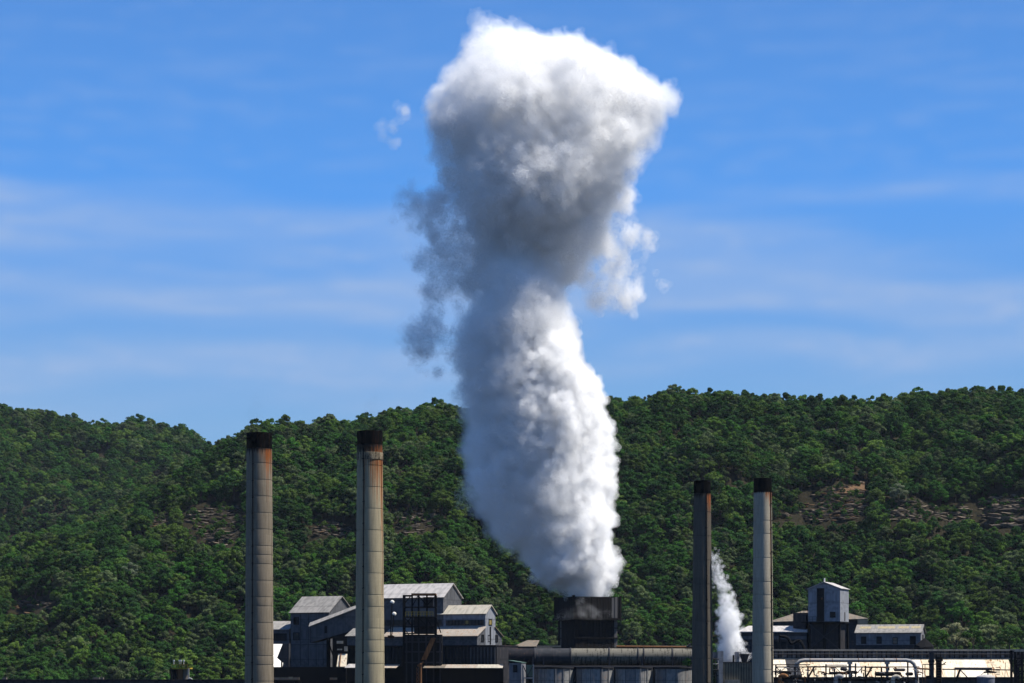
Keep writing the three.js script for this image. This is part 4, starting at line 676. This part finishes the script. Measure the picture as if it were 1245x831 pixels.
for (const [px, py, r, m, label] of [[950.5, 822, 0.42, 'rust', 'short rusty orange down pipe by the foot of the light grey chimney'], [1018.5, 823, 0.42, 'pipeGrey', 'pale grey bent down pipe below the middle of the overhead pipe'], [1088, 823.5, 0.4, 'tanRoof', 'cream bent down pipe below the right end of the overhead pipe']]) {
  const D = 406, h = thing('down_pipe', label, 'pipe', [0, 0, 0]); part('pipe', bent([V(X(px - 2, D), 0, -D), at(px - 2, py, D), at(px + 5, py - 0.6, D), at(px + 6, py + 1.5, D - 0.02)], r, 0.55, 12), M[m], h); part('collar', new THREE.TorusGeometry(r, 0.08, 6, 16).rotateX(Math.PI / 2), M.steel, h).position.copy(at(px - 2, py + 4.5, D));
}
{ // black machinery column
  const D = 412, h = thing('machinery_column', 'tall black column of drums and ladders in front of the bright shed roof', 'machinery', [0, 0, 0]);
  const cyl = (x, r, y0, y1, m) => part('drum', new THREE.CylinderGeometry(r, r, Y(y1, D) - Y(y0, D), 20), m, h).position.set(X(x, D), (Y(y0, D) + Y(y1, D)) / 2, -D - r);
  cyl(1133.5, 3 * S(D), 831 + 60, 794, M.steel); cyl(1142.5, 3.6 * S(D), 831 + 60, 799, M.darkSteel); cyl(1133.5, 4 * S(D), 806, 803, M.darkSteel); cyl(1132, 6 * S(D), 900, 826, M.steel); cyl(1132, 5 * S(D), 826, 822, M.darkSteel); cyl(1143, 4.6 * S(D), 804.5, 799, M.darkSteel);
  part('cap_plate', bx(X(1124, D), X(1150, D), Y(808.8, D), Y(807.8, D), -D - 1.5, -D + 0.1), M.darkSteel, h); part('top_plate', bx(X(1129, D), X(1146, D), Y(793.6, D), Y(792, D), -D - 1.4, -D + 0.1), M.steel, h);
  const rg = []; for (let k = 0; k < 9; k++) rg.push(bx(X(1139.6, D), X(1143.8, D), Y(803 + k * 3.2, D), Y(802.5 + k * 3.2, D), -D + 0.1, -D + 0.22)); part('ladder', merge(rg), M.rust, h);
  part('bracket', beam(at(1146, 809, D - 0.2), at(1150.5, 805.5, D - 0.2), 0.16), M.darkSteel, h); part('hand_pipe', rod(at(1115, 813.3, D), at(1131, 814.2, D), 0.16), M.rust, h); for (const x of [1122, 1125]) part('rod', rod(V(X(x, D), 6, -D), at(x, 808, D), 0.07), M.rust, h);
}
{ // light trestle on the right
  const D = 412, h = thing('pipe_trestle', 'thin trestle with triangular braces carrying a pipe before the right end of the bright roof', 'trestle', [0, 0, 0]);
  part('pipe', rod(at(1146, 814.3, D), at(1236, 815.2, D), 0.11), M.darkSteel, h); part('top_pipe', rod(at(1161, 813.2, D), at(1206, 813.4, D), 0.2), M.steel, h);
  for (const [a, b, c, d, w] of [[1161, 840, 1161.5, 814, 0.16], [1162, 829, 1168, 814, 0.34], [1168, 815, 1180, 828, 0.16], [1166, 828, 1166.3, 816, 0.06], [1186, 828, 1199, 816, 0.08], [1205, 820, 1208, 806, 0.06], [1199, 816, 1210, 818, 0.3], [1223, 806, 1222, 826, 0.08], [1201, 806.6, 1207.5, 806.4, 0.08]]) part('brace', beam(at(a, b, D - 0.25), at(c, d, D - 0.25), w), M.darkSteel, h);
  part('hanger', bx(X(1197, D), X(1212, D), Y(819, D), Y(817.2, D), -D - 0.4, -D), M.darkSteel, h); part('grate', merge([0, 1, 2, 3, 4].map((k) => bx(X(1211, D), X(1216, D), Y(812.5 + k * 2.2, D), Y(811.7 + k * 2.2, D), -D - 0.1, -D + 0.05))), M.rust, h);
}
{
  const D = 406, h = thing('round_tank', 'blue grey round tank with a pale domed lid at the bottom right', 'tank', [X(1201.5, D), 0, -D - 1.8]), r = 10.8 * S(D), y = Y(823.8, D);
  part('tank_wall', lathe([[r, 0], [r, y]], 36), M.blueTank, h); part('lid', lathe([[r + 0.08, y - 0.08], [r + 0.08, y + 0.06], [r * 0.85, y + 0.28], [r * 0.4, y + 0.42], [0, y + 0.46]], 36), M.paleRoof, h); part('vent', rod(V(0.4, y + 0.4, 0), V(0.4, y + 0.85, 0), 0.12, 8), M.darkSteel, h);
}
{ // lattice tower at the right edge
  const D = 410, h = thing('lattice_tower', 'dark steel lattice tower cut by the right edge of the picture', 'tower', [0, 0, 0]), x0 = X(1234.5, D), x1 = X(1256, D), top = Y(791, D);
  for (const x of [x0, X(1243, D), x1]) for (const z of [0, -3]) part('column', bx(x - 0.2, x + 0.2, 0, top, -D + z - 0.2, -D + z + 0.2), M.darkSteel, h);
  for (const y of [792, 801, 809, 817, 825]) part('beam', bx(x0 - 0.2, x1 + 0.2, Y(y, D) - 0.13, Y(y, D) + 0.13, -D + 0.21, -D + 0.34), y === 792 ? M.concrete : M.darkSteel, h);
  for (const [a, b] of [[809, 801], [825, 817]]) part('brace', beam(V(x0, Y(a, D), -D + 0.45), V(X(1243, D), Y(b, D), -D + 0.45), 0.18), M.darkSteel, h);
  part('panel', bx(X(1239, D), X(1243, D), Y(812, D), Y(797, D), -D - 1, -D - 0.6), M.darkWall, h);
}

// ---------------------------------------------------------------- rock outcrops in the clearings
const rockSkin = (seed, c) => new THREE.MeshPhysicalMaterial({ specularIntensity: 0.15, roughness: 1, map: texture(256, 256, (u, v) => { const a = 6.2832, x = Math.cos(u * a), y = Math.sin(u * a), n = fbm3(x * 2 + seed, y * 2, v * 9, 5), l = noise3(x * 0.6, y * 0.6 + seed, v * 40); return c.map((k) => k * (1 + 0.5 * n + 0.3 * l)); }) });
const ROCKS = [rockSkin(1, [0.092, 0.073, 0.054]), rockSkin(2, [0.125, 0.1, 0.074]), rockSkin(3, [0.052, 0.043, 0.035]), rockSkin(4, [0.1, 0.062, 0.034])];
const pebble = (seed, flat) => { const r = mulberry(seed), p = []; for (let i = 0; i < 26; i++) { const v = V(r() * 2 - 1, r() * 2 - 1, r() * 2 - 1).normalize(); p.push(V(v.x * (0.8 + 0.3 * r()), Math.sign(v.y) * Math.pow(Math.abs(v.y), 0.5) * flat * (0.8 + 0.3 * r()), v.z * (0.8 + 0.3 * r()))); } return metric(new ConvexGeometry(p), 2.2); };
const STONES = [pebble(1, 0.5), pebble(2, 0.35), pebble(3, 0.42), pebble(4, 0.6)];
const shrubSpots = [];
[['rock ledge with a bare orange brown slope above it, right of the light chimney', 290, 3], ['small grey brown rock patch in the middle of the right hillside', 90, 1], ['narrow broken rock patch left of the big grey cliff', 60, 1], ['big grey rock cliff on the hillside at the right edge', 120, 0], ['wide grey brown rock slope left of the far left chimney', 160, 2], ['little reddish rock patch left of the wide rock slope', 26, 3], ['dark rock patch on the hillside just left of the steam plume', 60, 2], ['reddish bare patch behind the gap between the two left chimneys', 50, 3], ['small brown bare patch low on the hill at the left edge', 30, 3]].forEach(([label, count, tone], i) => {
  const poly = clearings[i], g = thing('rock_outcrop', label, 'rocks'), rnd = mulberry(300 + i), xs = poly.map((p) => p[0]), ys = poly.map((p) => p[1]);
  for (let k = 0, tries = 0; k < count && tries < 4000; tries++) {
    const px = lerp(Math.min(...xs), Math.max(...xs), rnd()), py = lerp(Math.min(...ys), Math.max(...ys), rnd()); if (!inside(poly, px, py)) continue;
    const p = onHill(px, py); if (!p) continue;
    const big = i === 3 && px > 1205 ? 1.7 : 1, s = (0.55 + 1.1 * rnd() * rnd()) * big, m = part('stone', STONES[Math.floor(rnd() * 4)], rnd() < 0.25 ? ROCKS[tone] : ROCKS[Math.floor(rnd() * 3)], g);
    m.position.copy(p).add(V(0, -0.1, 0)); m.scale.set(s * (1.2 + 2.2 * rnd()), s * 0.75, s); m.rotation.set((rnd() - 0.5) * 0.4, (rnd() - 0.5) * 0.9, (rnd() - 0.5) * 0.35); k++;
  }
  for (let k = 0; k < count * 0.5; k++) { const px = lerp(Math.min(...xs), Math.max(...xs), rnd()), py = lerp(Math.min(...ys), Math.max(...ys) + 4, rnd()), p = inside(poly, px, py) && onHill(px, py); if (p) shrubSpots.push([p, 0.22 + 0.3 * rnd()]); }
  if (i === 0) { const P = (x, y) => onHill(x, y).add(V(0, 0.5, 0)); const a = [[1014, 602], [1051, 604], [1052, 590], [1030, 593]].map(([x, y]) => P(x, y)); part('bare_slope', slab(...a, 0.6), new THREE.MeshPhysicalMaterial({ specularIntensity: 0.15, roughness: 1, map: texture(128, 128, (u, v) => { const n = fbm3(u * 7, v * 7, 2, 4); return [0.1 + 0.08 * n, 0.062 + 0.05 * n, 0.035 + 0.03 * n]; }) }), g); }
});
{ // low scrub among the stones
  const m = new THREE.Matrix4(), q = new THREE.Quaternion(), im = new THREE.InstancedMesh(TREE_KINDS[5].crown, leafMaterial, shrubSpots.length), rnd = mulberry(5);
  shrubSpots.forEach(([p, s], i) => { im.setMatrixAt(i, m.compose(p.clone().add(V(0, -0.6, 0)), q.setFromAxisAngle(V(0, 1, 0), rnd() * 6), V(s, s, s))); const c = greens[Math.floor(rnd() * 5)]; im.setColorAt(i, new THREE.Color().setRGB(...c)); });
  im.name = 'scrub'; im.castShadow = im.receiveShadow = true; scene.add(im); tag(im, 'low green scrub growing among the rock outcrops', 'scrub', null, 'stuff');
}
// trees and bushes that stand out from the forest
function loneTree(name, label, category, px, py, kind, s, color, lift = 0, D = 0) {
  const p = D < 0 ? onHill(px, py, farHeight, 1230, 1640) : D ? at(px, py, D) : onHill(px, py) ?? onHill(px, py + 8); if (!p) return console.log('no ground for', label);
  const h = thing(name, label, category, [p.x, p.y - 0.4 + lift, p.z], px), T = TREE_KINDS[kind], m = leafMaterial.clone(); m.color.setRGB(...color);
  const c = part('crown', T.crown, m, h), t = part('trunk', T.trunk, barkMaterial, h); c.scale.setScalar(s); t.scale.setScalar(s);
}
loneTree('tree', 'bright lime green tree low on the left hillside', 'tree', 119, 738, 0, 0.75, [0.1, 0.17, 0.02]);
loneTree('tree', 'pale silvery tree above the rock slope at far left', 'tree', 158, 716, 4, 0.95, [0.1, 0.13, 0.075]);
loneTree('tree', 'light green spreading tree beside the far left chimney near the plant', 'tree', 284, 792, 2, 1.2, [0.05, 0.12, 0.02]);
loneTree('tree', 'yellow green round tree behind the small steam puff', 'tree', 893, 652, 0, 0.95, [0.085, 0.14, 0.02]);
loneTree('tree', 'whitish flowering tree just right of the light grey chimney', 'tree', 1093, 616, 4, 0.8, [0.13, 0.16, 0.09]);
loneTree('tree', 'whitish flowering tree on the hill above the raised tower house', 'tree', 1068, 690, 6, 0.9, [0.12, 0.15, 0.085]);
loneTree('tree', 'tall round tree standing up from the skyline above the darkest chimney', 'tree', 822, 506, 0, 1.1, [0.03, 0.075, 0.01]);
loneTree('tree', 'tall pointed tree on the skyline near the right edge', 'tree', 1162, 507, 1, 1.1, [0.03, 0.07, 0.01]);
loneTree('tree', 'dark leaning tree at the right end of the far left skyline', 'tree', 240, 562, 2, 1.5, [0.022, 0.058, 0.01], 0, -1);
loneTree('tree', 'dark rounded tree above the slope left of the second chimney', 'tree', 352, 640, 4, 1.0, [0.02, 0.05, 0.009]);
loneTree('bush', 'pale flowering bush left of two at the right end of the long house', 'bush', 1163, 793, 2, 0.95, [0.17, 0.18, 0.09], 0, 640);
loneTree('bush', 'pale yellow green bush right of two behind the long gallery', 'bush', 1205, 793, 2, 0.9, [0.12, 0.15, 0.06], 0, 640);
for (const [px, py, k, s, c, l] of [[1140, 792, 0, 0.7, [0.04, 0.1, 0.015], 'small mid green bush between the long house and the pale bushes'], [1184, 792, 3, 1.0, [0.035, 0.085, 0.012], 'dark green bush between the two pale bushes'], [1228, 792, 0, 0.8, [0.035, 0.085, 0.015], 'dark green bush above the right end of the gallery'], [912, 776, 5, 0.9, [0.09, 0.15, 0.02], 'yellow green bush left of the light grey chimney'], [836, 812, 5, 0.4, [0.05, 0.14, 0.02], 'bright green weed clump beside the rightmost tank']])
  loneTree('bush', l, 'bush', px, py, k, s, c, 0, py > 800 ? 404 : 620);

// ---------------------------------------------------------------- small steam and chimney smoke
steam('steam_puff', 'small white steam puff rising between the two right hand chimneys', 'steam plume', 413, [
  [887, 804, 11.8, 0], [886, 790, 12.98, 3], [889, 778, 14.16, 0], [886, 764, 15.34, 3, 0.3], [888, 752, 15.34, 0, 0.2], [883, 742, 12.98, 3, 0.4], [884, 728, 11.8, 0, 0.3], [879, 714, 10.62, 0, 0.4], [875, 702, 10.62, 0, 0.55], [871, 690, 10.62, 2, 0.6], [867, 677, 9.44, 2, 0.65], [902, 790, 8.26, 4, 0.5], [908, 797, 7.08, 4, 0.5],
], { seed: 9, puff: [flakes(8, 760, 1.15, 0.033)], scale: 0.32, blend: 0.8, freq: 0.34, billow: 0.6, wisp: 1.5, edge: 0.55, fill: 1, floor: Y(806, 413) });
steam('steam_plume', '', '', TOWER_D - 8, [ // wisps leaking through the planks of the tower
  [707, 733, 9, 0, 0.4], [708, 745, 10, 0, 0.4], [722, 746, 10, 0, 0.4], [727, 752, 7, 0, 0.3], [738, 748, 5, 0, 0.4], [690, 748, 10, 0, 0.5], [680, 750, 7, 0, 0.5], [715, 738, 8, 0, 0.4],
], { parent: plume, puff: [flakes(7, 110, 1.4, 0.03)], scale: 0.45, seed: 10, blend: 0.8, freq: 0.22, billow: 0.3, wisp: 1.6, edge: 0.6, fill: 1, floor: Y(754, TOWER_D) });
// thin dark smoke over the chimney tops
const SMOKE = flakes(3, 80, 1.4, 0.026);
const smokeMaterial = mat(0.035, 0.045, 0.03, { side: THREE.DoubleSide });
for (const [cx, top, D, label, drift] of [[315, 527, 400, 'faint dark smoke above the far left chimney', -3], [449.5, 525, 398, 'faint dark smoke above the tan chimney', 2], [854, 585, 402, 'faint dark smoke above the darkest chimney', -4], [927.5, 582, 402, 'faint dark smoke above the light grey chimney', 3]])
  steam('chimney_smoke', label, 'smoke', D, [[cx, top, 9, 0, 0.5], [cx + drift, top - 10, 11, 0, 0.5], [cx + drift * 1.6, top - 23, 13, 0, 0.5], [cx + drift * 1.2, top - 36, 12, 0, 0.5]], { material: smokeMaterial, puff: [SMOKE], scale: 0.6, seed: 20 + cx, blend: 1, freq: 0.25, billow: 0.4, wisp: 2, edge: 1, fill: 2, floor: Y(top, D) + 0.1 });

// ---------------------------------------------------------------- thin summer haze over the valley
scene.fog = new THREE.FogExp2(new THREE.Color(0.68, 0.82, 1.0), 0.00002);

renderer.render(scene, camera);
